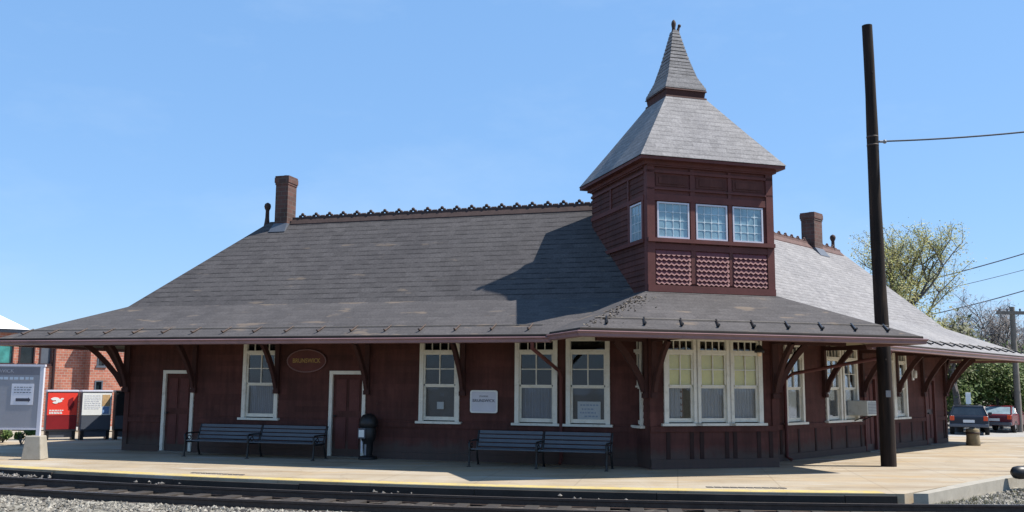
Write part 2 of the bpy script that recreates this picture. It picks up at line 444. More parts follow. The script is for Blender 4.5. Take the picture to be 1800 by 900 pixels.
def tag(o, label=None, cat=None, group=None, kind=None):
    for k, v in (('label', label), ('category', cat), ('group', group), ('kind', kind)):
        if v: o[k] = v
    return o
def empty(name, loc, rot, label, cat, group=None):
    o = bpy.data.objects.new(name, None); COL.objects.link(o); o.empty_display_size = .2
    o.location = loc; o.rotation_euler = (0, 0, rot)
    return tag(o, label, cat, group)
def copy_tree(o, parent=None):
    c = o.copy(); COL.objects.link(c); c.parent = parent
    for ch in list(o.children): copy_tree(ch, c)
    return c
def text_mesh(name, body, size, mat, parent, loc, rot_z=0, align='CENTER', ext=.004, xscale=1):
    cu = bpy.data.curves.new(name, 'FONT'); cu.body = body; cu.size = size; cu.extrude = ext
    cu.align_x = align; cu.align_y = 'CENTER'
    t = bpy.data.objects.new(name + '_tmp', cu); COL.objects.link(t)
    bpy.context.view_layer.update()
    me = bpy.data.meshes.new_from_object(t.evaluated_get(bpy.context.evaluated_depsgraph_get()))
    bpy.data.objects.remove(t)
    R = Matrix.Rotation(pi / 2, 4, 'X') @ Matrix.Scale(xscale, 4, (1, 0, 0))
    me.transform(R)
    me.materials.clear(); me.materials.append(mat); me.name = name
    o = bpy.data.objects.new(name, me); COL.objects.link(o); o.location = loc; o.rotation_euler = (0, 0, rot_z)
    o.parent = parent
    return o

# ------------------------------------------------------------------ layout of the station (metres, eye of the photographer at x=y=0)
C0 = Vector((4.292, 20.9315, 0))           # where the two wings' walls meet
AL, AR, AB = radians(-16.943), radians(47.14), radians(16.593)
B0 = Vector((2.9835, 20.7246, 0))          # left front corner of the bay and tower
LLEN, RLEN = 15.05, 14.64
OV, HE = 2.18, 2.81                        # eave overhang and height
DB, HB = .095, 3.73                        # break between skirt and main slope
DR, HR = 2.925, 6.414                      # ridge
HALF = (AR - AL) / 2
TM = tan(HALF)
WB, HT = 3.095, 6.789                      # bay width, tower eave height
BACK = -2 * DR

def frame(origin, ang):
    D = Vector((cos(ang), sin(ang), 0)); Nn = Vector((-sin(ang), cos(ang), 0))
    return lambda x, y, z: origin + D * x + Nn * y + Vector((0, 0, z))
PL, PR, PB = frame(C0, AL), frame(C0, AR), frame(B0, AB)
# wing function: s along the wing from the corner, d outward from the front wall
def WL(s, d, z): return PL(-s, -d, z)
def WR(s, d, z): return PR(s, -d, z)

ST = empty('station_building', C0, 0, 'dark maroon wooden railway station with two long shingled wings and a pointed corner tower', 'railway station')
def rel(p): return Vector(p) - C0

# ------------------------------------------------------------------ roofs
def uvplane(pts, udir):
    """uv in metres: u along udir (horizontal), v up the slope"""
    n = (pts[1] - pts[0]).cross(pts[2] - pts[0]).normalized()
    u = Vector(udir).normalized(); v = n.cross(u)
    if v.z < 0: v = -v
    return [(p.dot(u), p.dot(v)) for p in pts]

def roof_poly(mb, pts, udir):
    pts = [Vector(p) for p in pts]
    mb.poly([rel(p) for p in pts], uvplane(pts, udir))

def valley(n_, d_, lx):
    """s of the point on the bay's line x = lx that lies DB outside the wing's wall"""
    p0 = PB(lx, 0, 0) - C0; v = Vector((-sin(AB), cos(AB), 0))
    y = (DB - p0.dot(n_)) / v.dot(n_)
    return abs((p0 + v * y).dot(d_)), y
OC = 2.1; SL, SRR = -2.36, 5.28; HC = 2.85; TZ = 3.83          # canopy: out from bay front, left and right ends, eave height, head height
nL = Vector((sin(AL), -cos(AL), 0)); nR = Vector((sin(AR), -cos(AR), 0)); nB = Vector((sin(AB), -cos(AB), 0))
dL = Vector((cos(AL), sin(AL), 0)); dR = Vector((cos(AR), sin(AR), 0)); dB = Vector((cos(AB), sin(AB), 0))
CL, CR = PB(SL, -OC, HC), PB(SRR, -OC, HC)
retL = CL + Vector((-sin(AB), cos(AB), 0)) * 1.744
retL_s = -(retL - C0).dot(dL)
k = ((CR - C0).dot(nR) - OV) / cos(HALF)
retR = CR + Vector((-sin(AB), cos(AB), 0)) * k
retR_s = (retR - C0).dot(dR)
fr_ = (HB - HC) / (TZ - HC)
VAL_L = valley(nL, dL, SL * (1 - fr_))[0]; VAL_R = valley(nR, dR, SRR + (WB - SRR) * fr_)[0]

def wing_roof(W, LEN, HIP, ang, sgn):
    es, vs = (retL_s, VAL_L) if sgn < 0 else (retR_s, VAL_R)
    sm = lambda d: -d * TM
    e = Vector((cos(ang), sin(ang), 0)); n = Vector((-sin(ang), cos(ang), 0))
    mb = MB()
    sb = LEN + .03; so = LEN + OV; sr = LEN - HIP
    dbk = BACK - DB; dok = BACK - OV
    roof_poly(mb, [W(1.25 if sgn < 0 else 1.5, DB, HB), W(sb, DB, HB), W(sr, -DR, HR), W(sm(-DR), -DR, HR)], e)
    roof_poly(mb, [W(es, OV, HE), W(so, OV, HE), W(sb, DB, HB), W(vs - .15, DB, HB)], e)
    roof_poly(mb, [W(sb, DB, HB), W(sb, dbk, HB), W(sr, -DR, HR)], n)
    roof_poly(mb, [W(so, OV, HE), W(so, dok, HE), W(sb, dbk, HB), W(sb, DB, HB)], n)
    roof_poly(mb, [W(sm(dbk), dbk, HB), W(sb, dbk, HB), W(sr, -DR, HR), W(sm(-DR), -DR, HR)], e)
    roof_poly(mb, [W(sm(dok), dok, HE), W(so, dok, HE), W(sb, dbk, HB), W(sm(dbk), dbk, HB)], e)
    roof = mb.build('roof', M['shingle'] if sgn < 0 else M['shingle_pale_sun'], ST)  # right wing gets the copy with sun brightness in its base colour
    # soffit boards below the skirt
    q = MB(); t = .10
    for A in ([W(es, OV - .02, HE - t), W(so - .02, OV - .02, HE - t), W(sb, DB, HB - t), W(vs, DB, HB - t)],
              [W(so - .02, OV - .02, HE - t), W(so - .02, dok + .02, HE - t), W(sb, dbk, HB - t), W(sb, DB, HB - t)],
              [W(sm(dok + .02), dok + .02, HE - t), W(so - .02, dok + .02, HE - t), W(sb, dbk, HB - t), W(sm(dbk), dbk, HB - t)]):
        q.poly([rel(p) for p in A])
    q.build('soffit', M['soffit'], ST)
    return roof

ROOF_L = wing_roof(WL, LLEN, 2.3, AL, -1)
ROOF_R = wing_roof(WR, RLEN, .83, AR, 1)

# gutters: an ogee profile swept along an eave line
GPROF = [(-.03, -.062), (.0, -.062), (.10, -.062), (.122, -.074), (.118, -.09), (.09, -.115), (.085, -.17), (.03, -.18), (-.03, -.18)]
DPROF = [(-.05, -.008), (.035, -.004), (.045, -.015), (.045, -.060), (-.05, -.060)]
def gutter(a, b, out, name='gutter', e0=0, e1=0):
    a, b, out = Vector(a), Vector(b), Vector(out)
    d = (b - a).normalized()
    gt = None
    for prof, nm, mt in ((GPROF, name, M['gutter']), (DPROF, 'drip_edge', M['tie'])):
        mb = MB(); n = len(prof)
        P = []
        for p, e in ((a, -e0), (b, e1)):
            for o, z in prof: P.append(rel(p + out * o + d * (e * o) + Vector((0, 0, z))))
        F = [list(range(n)), list(range(2 * n - 1, n - 1, -1))] + [[i, n + i, n + (i + 1) % n, (i + 1) % n] for i in range(n)]
        mb.add(P, F)
        o_ = mb.build(nm, mt, gt or ST)
        gt = gt or o_
    return gt
gutter(WL(LLEN + OV, OV, HE), WL(retL_s, OV, HE), nL, e0=1)
gutter(WR(retR_s, OV, HE), WR(RLEN + OV, OV, HE), nR, e1=1)
gutter(WL(LLEN + OV, BACK - OV, HE), WL(LLEN + OV, OV, HE), -dL, e1=1, e0=1)
gutter(WR(RLEN + OV, OV, HE), WR(RLEN + OV, BACK - OV, HE), dR, e0=1, e1=1)
gutter(CL, CR, nB, e0=1, e1=1)
gutter(retL, CL, -dB, e1=1)
gutter(CR, retR, dB, e0=1)

# corner canopy skirt round the foot of the tower
mb = MB()
bk = 3.0
roof_poly(mb, [CL, CR, PB(WB + .01, .02, TZ), PB(-.01, .02, TZ)], dB)
roof_poly(mb, [PB(SL, -OC, HC), PB(-.01, .02, TZ), PB(-.01, bk, TZ), PB(SL, bk, HC)], -nB)
roof_poly(mb, [PB(SRR, -OC, HC), PB(SRR, bk, HC), PB(WB + .01, bk, TZ), PB(WB + .01, .02, TZ)], -nB)
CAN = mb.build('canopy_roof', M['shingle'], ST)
q = MB(); t = .11
q.poly([rel(p) for p in (PB(SL + .02, -OC + .02, HC - t), PB(SRR - .02, -OC + .02, HC - t), PB(WB, 0, TZ - t), PB(0, 0, TZ - t))])
q.poly([rel(p) for p in (PB(SL + .02, -OC + .02, HC - t), PB(0, 0, TZ - t), PB(0, .68, TZ - t), PB(SL + .02, -.36, HC - t))])
q.poly([rel(p) for p in (PB(SRR - .02, -OC + .02, HC - t), PB(SRR - .02, 1.0, HC - t), PB(WB, .9, TZ - t), PB(WB, 0, TZ - t))])
q.build('soffit', M['soffit'], ST)

# dirt and leaf litter caught in the left valley of the canopy
mb = MB(); rr = random.Random(3)
for i in range(300):
    tt = rr.random() ** .8
    base = CL.lerp(PB(-.01, .02, TZ), tt * .8)
    w = rr.gauss(0, .22) + .10
    p = base + dB * abs(w) + (-nB) * rr.uniform(-.02, .15) * 1
    # height on the front slope plane
    lx, ly = (p - B0).dot(dB), (p - B0).dot(-nB)
    z = HC + (TZ - HC) * (ly + OC) / (OC + .02)
    z2 = HC + (TZ - HC) * (lx - SL) / (-SL - .01)
    z = min(z, z2) + .012
    a = rr.uniform(0, 6.28); s_ = rr.uniform(.010, .026)
    u = Vector((cos(a), sin(a), rr.uniform(-.3, .5))) * s_; v_ = Vector((-sin(a), cos(a), rr.uniform(-.2, .4))) * s_ * .6
    c = Vector((p.x, p.y, z))
    mb.poly([rel(c - u - v_), rel(c + u - v_), rel(c + u + v_), rel(c - u + v_)])
lit = mb.build('leaf_litter', M['litter'], ST); lit['kind'] = 'stuff'

# ridge tiles with trefoil cresting, ball finials
def trefoil_x(mb, p, u, up, r, n=9):
    """one trefoil standing in the plane of the ridge: three lobed discs with thickness"""
    for cu, cv in ((-.085, .035), (.085, .035), (0, .095)):
        mb.sphere(tuple(p + u * cu * .85 + up * cv), r, 8, 6)
def cresting(W, s0, s1, ang, mat_base, mat_top):
    e = Vector((cos(ang), sin(ang), 0)); n = Vector((-sin(ang), cos(ang), 0)); up = Vector((0, 0, 1))
    mb = MB()
    a, b_ = rel(W(s0, -DR, HR)), rel(W(s1, -DR, HR))
    prof = [(-.17, -.15), (-.17, -.12), (-.06, .02), (-.045, .09), (.045, .09), (.06, .02), (.17, -.12), (.17, -.15)]
    P = [a + n * x + up * z for x, z in prof]
    mb.prism(P, b_ - a)
    L = (b_ - a).length; dirv = (b_ - a).normalized()
    t_ = .3
    while t_ < L - .1:
        trefoil_x(mb, a + dirv * t_ + up * .075, dirv, up, .050)
        for kk in (.17, .215, .26):
            if t_ + kk < L: mb.sphere(tuple(a + dirv * (t_ + kk) + up * .095), .042, 6, 5)
        t_ += .43
    return mb.build('ridge_cresting', mat_base, ROOF_L if W is WL else ROOF_R)
cresting(WL, 12.0, 1.6, AL, M['crest_dark'], None)
cresting(WR, 2.0, 13.55, AR, M['terracotta'], None)
def finial(W, s, roof):
    mb = MB(); p = rel(W(s, -DR, HR))
    mb.lathe([(.10, -.15), (.075, 0), (.06, .12), (.055, .34), (.085, .40), (.10, .46), (.085, .53), (.03, .57), (0, .58)], p, 12)
    return mb.build('ridge_finial', M['crest_dark'], roof)
finial(WL, 12.86, ROOF_L); finial(WR, 13.1, ROOF_R)

# brick chimneys
def chimney(W, ang, s, w, dp, ztop, roof):
    org = W(s, -DR, 0)
    mb = MB()
    def ubox(x0, x1, y0, y1, z0, z1):
        P = [(x0, y0, z0), (x1, y0, z0), (x1, y1, z0), (x0, y1, z0), (x0, y0, z1), (x1, y0, z1), (x1, y1, z1), (x0, y1, z1)]
        F = [(4, 5, 6, 7), (0, 3, 2, 1), (0, 1, 5, 4), (1, 2, 6, 5), (2, 3, 7, 6), (3, 0, 4, 7)]
        U = [[(P[i][0], P[i][1]) for i in F[0]], [(P[i][0], P[i][1]) for i in F[1]]]
        for f in F[2:]: U.append([(P[i][0] + P[i][1], P[i][2]) for i in f])
        mb.add(P, F, uvs=U)
    h = w / 2; k = dp / 2
    ubox(-h, h, -k, k, HR - .75, ztop - .26)
    ubox(-h - .015, h + .015, -k - .015, k + .015, ztop - .26, ztop - .20)
    ubox(-h - .032, h + .032, -k - .032, k + .032, ztop - .20, ztop - .05)
    ubox(-h - .02, h + .02, -k - .02, k + .02, ztop - .05, ztop)
    ch = mb.build('chimney', M['chimney_brick'], roof, rel(org), ang)
    fl = MB()
    fl.frustum((-h - .06, h + .06, -k - .22, k + .22), (-h - .012, h + .012, -k - .012, k + .012), HR - .38, HR - .10)
    fl.build('chimney_flashing', M['slate_panel'], ch)
    po = MB(); po.lathe([(.10, 0), (.09, .05), (.07, .05), (.07, 0)], (0, 0, ztop), 10)
    po.build('flue', M['dark_inside'], ch)
chimney(WL, AL, 12.27, .40, .48, 7.71, ROOF_L)
chimney(WR, AR, 11.5, .58, .46, 7.50, ROOF_R)

CAN_MARK = CAN
# snow guard brackets near the eaves
def snow_guard(p, out, along, slope, parent):
    mb = MB()
    o = Vector(out); up = Vector((0, 0, 1)); al = Vector(along)
    dn = (o - up * slope).normalized()
    nrm = (up + o * slope).normalized()
    tilt = al * (.10 if parent is CAN_MARK else 0)
    path = [p - dn * .26 + nrm * .012 + tilt, p + dn * .10 + nrm * .022 - tilt * .3, p + dn * .15 + nrm * .07 - tilt * .5]
    mb.tube([rel(x) for x in path], .020 if parent is not CAN_MARK else .026, 6)
    return mb.build('snow_guard', M['rust'] if parent is ROOF_L else M['black_metal'], parent)
slope = (HB - HE) / (OV - DB)
s_ = 1.5
x = retL_s + .55
while x < LLEN + 1.6:
    snow_guard(WL(x, OV - .30, HE + .30 * slope), nL, dL, slope, ROOF_L); x += .82
x = retR_s + .5
while x < RLEN + 1.7:
    snow_guard(WR(x, OV - .30, HE + .30 * slope), nR, dR, slope, ROOF_R); x += .82
sc_ = (TZ - HC) / OC
x = SL + .62
while x < SRR - .3:
    snow_guard(PB(x, -OC + .28, HC + .28 * sc_), nB, dB, sc_, CAN); x += .80
# battens laid across the skirt just above the guards
def batten(a, b_, parent):
    mb = MB(); mb.tube([rel(a), rel(b_)], .009, 6); mb.build('snow_rail', M['grey_wood'], parent)
batten(WL(retL_s + .3, OV - .46, HE + .46 * slope + .02), WL(LLEN + OV - .5, OV - .46, HE + .46 * slope + .02), ROOF_L)
batten(WR(retR_s + .4, OV - .46, HE + .46 * slope + .02), WR(RLEN + OV - .5, OV - .46, HE + .46 * slope + .02), ROOF_R)
batten(PB(SL + .45, -OC + .46, HC + .46 * sc_ + .02), PB(SRR - .42, -OC + .46, HC + .46 * sc_ + .02), CAN)

# ------------------------------------------------------------------ walls
def boards(mb, x0, x1, z0, z1, openings, rows=.14, lip=.021, y=0):
    """clapboards between openings (xa, xb, za, zb)"""
    n = max(1, round((z1 - z0) / rows)); h = (z1 - z0) / n
    for i in range(n):
        a = z0 + i * h; b_ = a + h
        cuts = sorted((o[0], o[1]) for o in openings if o[2] < b_ - .004 and o[3] > a + .004)
        xs = x0
        for ca, cb in cuts + [(x1, x1)]:
            if ca > xs + 1e-4:
                mb.add([(xs, y - lip, a), (ca, y - lip, a), (ca, y - .003, b_), (xs, y - .003, b_)], [(0, 1, 2, 3)])
                mb.add([(xs, y - .003, a), (ca, y - .003, a), (ca, y - lip, a), (xs, y - lip, a)], [(0, 1, 2, 3)])
            xs = max(xs, cb)
def flat_panels(mb, x0, x1, z0, z1, openings, y=-.004):
    cuts = sorted((o[0], o[1]) for o in openings if o[2] < z1 and o[3] > z0)
    xs = x0
    for ca, cb in cuts + [(x1, x1)]:
        if ca > xs: mb.add([(xs, y, z0), (ca, y, z0), (ca, y, z1), (xs, y, z1)], [(0, 1, 2, 3)])
        xs = max(xs, cb)

WIN_Z0, WIN_Z1 = .90, 2.86
def place(name, mb, mat, P0, ang, parent=ST, **kw):
    return mb.build(name, mat, parent, rel(P0) if parent is ST else P0, ang, **kw)

def batten_row(xs, origin, ang, z0, z1):
    first = None
    for c in xs:
        p = frame(origin, ang)(c, 0, 0)
        if first is None:
            m_ = MB(); m_.box(-.045, .045, -.020, -.001, z0, z1); first = place('batten', m_, M['batten'], p, ang)  # dark strip painting a shaded gap
        else:
            o_ = first.copy(); COL.objects.link(o_); o_.location = rel(p)
def wing_wall(origin, ang, x0, x1, wins, doors, battens):
    ops = [(c - .44, c + .44, WIN_Z0, WIN_Z1) for c in wins] + [(c - w / 2, c + w / 2, 0, 2.035) for c, w in doors]
    mb = MB()
    flat_panels(mb, x0, x1, .0, .80, ops)
    flat_panels(mb, x0, x1, .78, .92, ops)
    boards(mb, x0, x1, .92, 3.72, ops)
    if ang > 0: batten_row(battens, origin, ang, .163, .737)
    wall = place('wall', mb, M['maroon'], origin, ang)
    tr = MB()
    def strip(xa, xb, za, zb, pr):
        cuts = sorted((o[0] - .09, o[1] + .09) for o in ops if o[2] < zb and o[3] > za)
        xs = xa
        for ca, cb in cuts + [(xb, xb)]:
            if ca > xs: tr.box(xs, ca, -pr, .0, za, zb)
            xs = max(xs, cb)
    strip(x0, x1, .0, .16, .045); strip(x0, x1, .74, .86, .04)
    for c in (x0 + .07, x1 - .07): tr.box(c - .07, c + .07, -.048, .0, .165, 3.5) if abs(c) > 2 else None
    place('wall_trim', tr, M['maroon'], origin, ang)
    return wall

LW = [-2.67, -3.88, -6.245, -11.04]; LD = [(-8.63, .86), (-13.43, .82)]
RW = [3.975, 6.20, 7.245, 9.86, 10.82]; RD = [(8.54, .72), (13.2, .76)]
rb = []
x = -14.7
while x < -1.9:
    if not any(abs(x - c) < w / 2 + .16 for c, w in LD): rb.append(x)
    x += .93
wing_wall(C0, AL, -LLEN, -.55, LW, LD, rb)
rb = []
x = 2.3
while x < 14.4:
    if not any(abs(x - c) < w / 2 + .16 for c, w in RD): rb.append(x)
    x += .93
wing_wall(C0, AR, .6, RLEN, RW, RD, rb)
# end and back walls
def simple_wall(p0, ang, ln, ht=3.7):
    mb = MB(); boards(mb, 0, ln, .0, ht, [])
    place('wall', mb, M['maroon'], p0, ang)
simple_wall(WL(LLEN, BACK, 0), AL - pi / 2, -BACK)
simple_wall(WR(RLEN, 0, 0), AR + pi / 2, -BACK)
simple_wall(WL(BACK * -TM, BACK, 0), AL + pi, LLEN - (-BACK) * TM)
simple_wall(WR(RLEN, BACK, 0), AR + pi, RLEN - (-BACK) * TM)
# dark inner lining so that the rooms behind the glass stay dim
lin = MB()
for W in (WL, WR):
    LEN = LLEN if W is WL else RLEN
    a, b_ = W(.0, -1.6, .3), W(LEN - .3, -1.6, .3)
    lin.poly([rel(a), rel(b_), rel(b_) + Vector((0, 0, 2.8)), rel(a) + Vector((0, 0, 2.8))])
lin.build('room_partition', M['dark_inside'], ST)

# bay: front, left and right cheeks
def bay_wall():
    ops = [(.39, 1.06, WIN_Z0 + .06, WIN_Z1), (1.165, 1.865, WIN_Z0 + .06, WIN_Z1), (1.975, 2.66, WIN_Z0 + .06, WIN_Z1)]
    mb = MB()
    flat_panels(mb, 0, WB, 0, .92, []); boards(mb, 0, WB, .92, 3.86, ops)
    place('bay_wall', mb, M['maroon'], B0, AB)
    tr = MB()
    tr.box(0, WB, -.05, 0, 0, .20); tr.box(.0, WB, -.042, 0, .78, .90)
    batten_row((.42, .98, 1.22, 1.83, 2.03, 2.62, 2.92), B0, AB, .203, .777)
    for c in (.06, WB - .06): tr.box(c - .085, c + .085, -.055, .0, .905, 3.75)
    for c in (1.1125, 1.92): tr.box(c - .05, c + .05, -.02, 0, .93, 2.9)
    place('bay_trim', tr, M['maroon'], B0, AB)
    return ops
bay_ops = bay_wall()
def cheek(p0, ang, ln, win):
    mb = MB(); ops = [(win - .26, win + .26, WIN_Z0, WIN_Z1)] if win else []
    flat_panels(mb, 0, ln, 0, .92, []); boards(mb, 0, ln, .92, 3.86, ops)
    place('bay_wall', mb, M['maroon'], p0, ang)
CK = 1.05
cheek(PB(0, CK, 0), AB - pi / 2, CK, CK - .62)
cheek(PB(WB, 0, 0), AB + pi / 2, 1.2, None)

# ------------------------------------------------------------------ windows (frame > pane, sash, sill, curtain ...)
def make_window(w, z0=0, z1=1.98, style='left', name='window', trans_panes=4):
    """origin at the sill centre on the wall face, outward is -y"""
    h = w / 2
    mb = MB(); cw = .095
    mb.box(-h - cw + .04, -h + .045, -.055, .05, z0, z1); mb.box(h - .045, h + cw - .04, -.055, .05, z0, z1)
    mb.box(-h + .045, h - .045, -.05, .05, z1 - .09, z1)
    mb.box(-h + .045, h - .045, -.05, .05, z1 - .385, z1 - .315)      # transom bar
    fr = mb.build(name, M['cream'], None)
    sl = MB(); sl.box(-h - .12, h + .12, -.11, .05, -.055, -.001); sl.build('sill', M['cream'], fr)
    # upper sash 2 x 2 and lower sash
    zi0, zt = z0 + .02, z1 - .385; zm = z0 + (zt - z0) * .53
    us = MB(); a = h - .045; y0, y1 = -.022, .018
    us.box(-a, -a + .04, y0, y1, zm + .02, zt); us.box(a - .04, a, y0, y1, zm + .02, zt)
    us.box(-a + .04, a - .04, y0, y1, zt - .04, zt); us.box(-a + .04, a - .04, y0, y1, zm - .02, zm + .02)
    us.box(-.012, .012, y0 + .004, y1, zm + .02, zt - .04)
    zz = (zm + zt) / 2
    us.box(-a + .04, -.012, y0 + .004, y1, zz - .011, zz + .011); us.box(.012, a - .04, y0 + .004, y1, zz - .011, zz + .011)
    us.build('upper_sash', M['cream'], fr)
    ls = MB(); y0, y1 = .020, .058
    ls.box(-a, -a + .045, y0, y1, zi0, zm - .02); ls.box(a - .045, a, y0, y1, zi0, zm - .02)
    ls.box(-a + .045, a - .045, y0, y1, zi0, zi0 + .085); ls.box(-a + .045, a - .045, y0, y1, zm - .05, zm - .02)
    ls.build('lower_sash', M['cream'], fr)
    tr = MB()
    if trans_panes:
        for i in range(trans_panes + 1):
            xx = -a + 2 * a * i / trans_panes
            tr.box(max(-a, xx - .010), min(a, xx + .010), -.02, .006, z1 - .315, z1 - .09)
        # small round heads give the little panes their arched tops
        tr.box(-a + .012, a - .012, -.016, .010, z1 - .125, z1 - .09)
        tr.build('transom_bars', M['cream'], fr)
    gp = MB(); gp.box(-a + .002, a - .002, .008, .012, zm, z1 - .1); gp.box(-a + .002, a - .002, .036, .040, zi0, zm - .004)
    gp.build('pane', M['clear_glass'] if style == 'bay' else M['glass'], fr)
    fr['_a'] = a; fr['_zm'] = zm; fr['_zt'] = zt; fr['_z0'] = zi0
    return fr
def curtain(fr, z0, z1, mat, name='curtain', y=.12, frac=(0, 1), folds=True):
    a = fr['_a']; mb = MB(); n = 28
    xa, xb = -a + 2 * a * frac[0], -a + 2 * a * frac[1]
    P = []
    for i in range(n + 1):
        xx = xa + (xb - xa) * i / n; yy = y + (.014 * sin(i * 1.9) if folds else 0)
        P += [(xx, yy, z0), (xx, yy * 1.0, z1)]
    mb.add(P, [(2 * i, 2 * i + 2, 2 * i + 3, 2 * i + 1) for i in range(n)], True)
    return mb.build(name, mat, fr)
def put(fr, P0, ang):
    fr.parent = ST; fr.location = rel(P0); fr.rotation_euler = (0, 0, ang)
    return fr

w1 = make_window(.90)
curtain(w1, w1['_z0'] + .02, w1['_zm'], M['curtain'])
proto = w1
put(w1, PL(LW[3], 0, .90), AL)
w3 = copy_tree(w1, ST); put(w3, PL(LW[1], 0, .90), AL)
w2 = make_window(.90); put(w2, PL(LW[2], 0, .90), AL)
n_ = MB(); n_.box(-.085, .085, .060, .063, .28, .45); n_.build('notice', M['paper'], w2)
curtain(w2, w2['_z0'] + .02, w2['_zm'], M['slate_panel'], 'blind', folds=False)
w4 = make_window(.90, trans_panes=1); put(w4, PL(LW[0], 0, .90), AL)
n_ = MB(); n_.box(-.26, .27, .070, .075, .10, .50)
n_.build('placard', M['paper'], w4)
tx = MB()
for i, (zz, xs) in enumerate(((.42, (-.2, .2)), (.33, (-.16, .1)), (.25, (-.2, .16)), (.17, (-.1, .2)))):
    x = xs[0]
    while x < xs[1]:
        ww = random.uniform(.03, .07); tx.box(x, x + ww, .066, .070, zz - .018, zz + .018); x += ww + .02
tx.build('placard_print', M['bluegrey'], w4)
curtain(w4, w4['_z0'] + .02, w4['_zm'], M['slate_panel'], 'blind', folds=False)
# right wing
for c in RW:
    f_ = make_window(.86 if c > 5 else .88); put(f_, PR(c, 0, .90), AR)
    if abs(c - 7.245) < .01: curtain(f_, f_['_z0'] + .02, f_['_zt'], M['curtain'], 'blind', folds=False)
    elif c in (6.20,): curtain(f_, f_['_z0'] + .02, f_['_zt'], M['curtain'], frac=(0, .55))
# bay windows with yellow shades
for i, o in enumerate(bay_ops):
    wv = o[1] - o[0] - .0
    f_ = make_window(wv + .03, 0, WIN_Z1 - WIN_Z0 - .06, style='bay'); put(f_, PB((o[0] + o[1]) / 2, 0, .965), AB)
    curtain(f_, f_['_zm'] - .02, f_['_zt'] - .02, M['blind'], 'blind', y=.045, folds=False)
    curtain(f_, f_['_z0'], f_['_zm'], M['curtain'], frac=((0, .72), (.1, 1), (0, 1))[i], y=.14)
f_ = make_window(.50, 0, 1.98, trans_panes=2); put(f_, PB(0, .62, .90), AB - pi / 2)

# ------------------------------------------------------------------ doors
def make_door(P0, ang, w, casing, h=2.04):
    mb = MB(); hh = w / 2
    mb.box(-hh, hh, .02, .06, .03, h)
    d = mb.build('door', M['maroon_dark'] if casing != M['cream'] else M['maroon'], ST, rel(P0), ang)
    pn = MB()
    for (xa, xb, za, zb) in ((-hh + .09, -.04, 1.1, h - .12), (.04, hh - .09, 1.1, h - .12), (-hh + .09, -.04, .2, .95), (.04, hh - .09, .2, .95)):
        pn.frustum((xa, xb, 0, .02), (xa, xb, 0, .02), za, zb)
        pn.box(xa + .04, xb - .04, -.004, .0, za + .04, zb - .04)
    pn.build('door_panels', M['maroon_trim'], d)
    cs = MB(); cw = .085
    cs.box(-hh - cw, -hh, -.05, .04, .02, h + .003); cs.box(hh, hh + cw, -.05, .04, .02, h + .003); cs.box(-hh - cw, hh + cw, -.055, .04, h + .003, h + .003 + cw)
    cs.build('door_frame', casing, d)
    st = MB(); st.box(-hh - .05, hh + .05, -.14, .06, .0, .028); st.build('threshold', M['grey_wood'], d)
    kn = MB(); kn.tube([(-hh + .09, .02, .98), (-hh + .09, -.05, .98)], .012, 8); kn.sphere((-hh + .09, -.06, .98), .03); kn.build('handle', M['black_metal'], d)
    return d
for c, w in LD: make_door(PL(c, 0, 0), AL, w - .06, M['cream'], 1.98)
for c, w in RD: make_door(PR(c, 0, 0), AR, w - .04, M['maroon_trim'], 2.0)

# ------------------------------------------------------------------ eave brackets
def bracket(P0, ang, reach=.80, zt=2.74, zb=1.60, beam=1.9):
    """origin on the wall; outward -y"""
    mb = MB()
    mb.box(-.06, .06, -.10, -.02, zb, zt + .30)
    mb.box(-.075, .075, -.12, -.02, zb - .10, zb)
    w = .042
    ctrl = [(-.09, zb + .05), (-.24 * reach / .95, zb + .34), (-.45 * reach / .95, zb + .62), (-.69 * reach / .95, zb + .89), (-reach, zt - .02)]
    pts = []
    for i in range(len(ctrl) - 1):
        for k_ in range(4):
            t_ = k_ / 4; pts.append((ctrl[i][0] + (ctrl[i + 1][0] - ctrl[i][0]) * t_, ctrl[i][1] + (ctrl[i + 1][1] - ctrl[i][1]) * t_))
    pts.append(ctrl[-1])
    up = []; lo = []
    for i, (yy, zz) in enumerate(pts):
        a = pts[max(0, i - 1)]; b_ = pts[min(len(pts) - 1, i + 1)]
        dy, dz = b_[0] - a[0], b_[1] - a[1]; L = sqrt(dy * dy + dz * dz); ny, nz = -dz / L, dy / L
        up.append((yy + ny * .065, zz + nz * .065)); lo.append((yy - ny * .065, zz - nz * .065))
    n = len(pts)
    P = [(-w, y, z) for y, z in up] + [(-w, y, z) for y, z in lo] + [(w, y, z) for y, z in up] + [(w, y, z) for y, z in lo]
    F = []
    for i in range(n - 1):
        F += [(i, i + 1, n + i + 1, n + i), (2 * n + i, 3 * n + i, 3 * n + i + 1, 2 * n + i + 1), (i, 2 * n + i, 2 * n + i + 1, i + 1), (n + i, n + i + 1, 3 * n + i + 1, 3 * n + i)]
    mb.add(P, F)
    mb.box(-.055, .055, -beam, -.02, zt - .03, zt + .085)
    return mb.build('eave_bracket', M['bracket'], ST, rel(P0), ang)
for s in (5.65, 8.1, 10.56, 12.95, 14.98): bracket(WL(s, 0, 0), AL)
for s in (5.62, 8.02, 10.5, 12.6, 14.56): bracket(WR(s, 0, 0), AR)
bracket(WL(LLEN, -.07, 0), AL - pi / 2); bracket(WL(LLEN, 0, 0), AL - pi / 4, 1.05, beam=2.4)
bracket(WR(RLEN, -.07, 0), AR + pi / 2); bracket(WR(RLEN, 0, 0), AR + pi / 4, 1.05, beam=2.4)
bracket(PB(.07, 0, 0), AB, beam=1.7); bracket(PB(WB - .07, 0, 0), AB, beam=1.7)
bracket(PB(0, .09, 0), AB - pi / 2, .75, beam=1.2); bracket(PB(WB, .09, 0), AB + pi / 2, .85, beam=1.9)

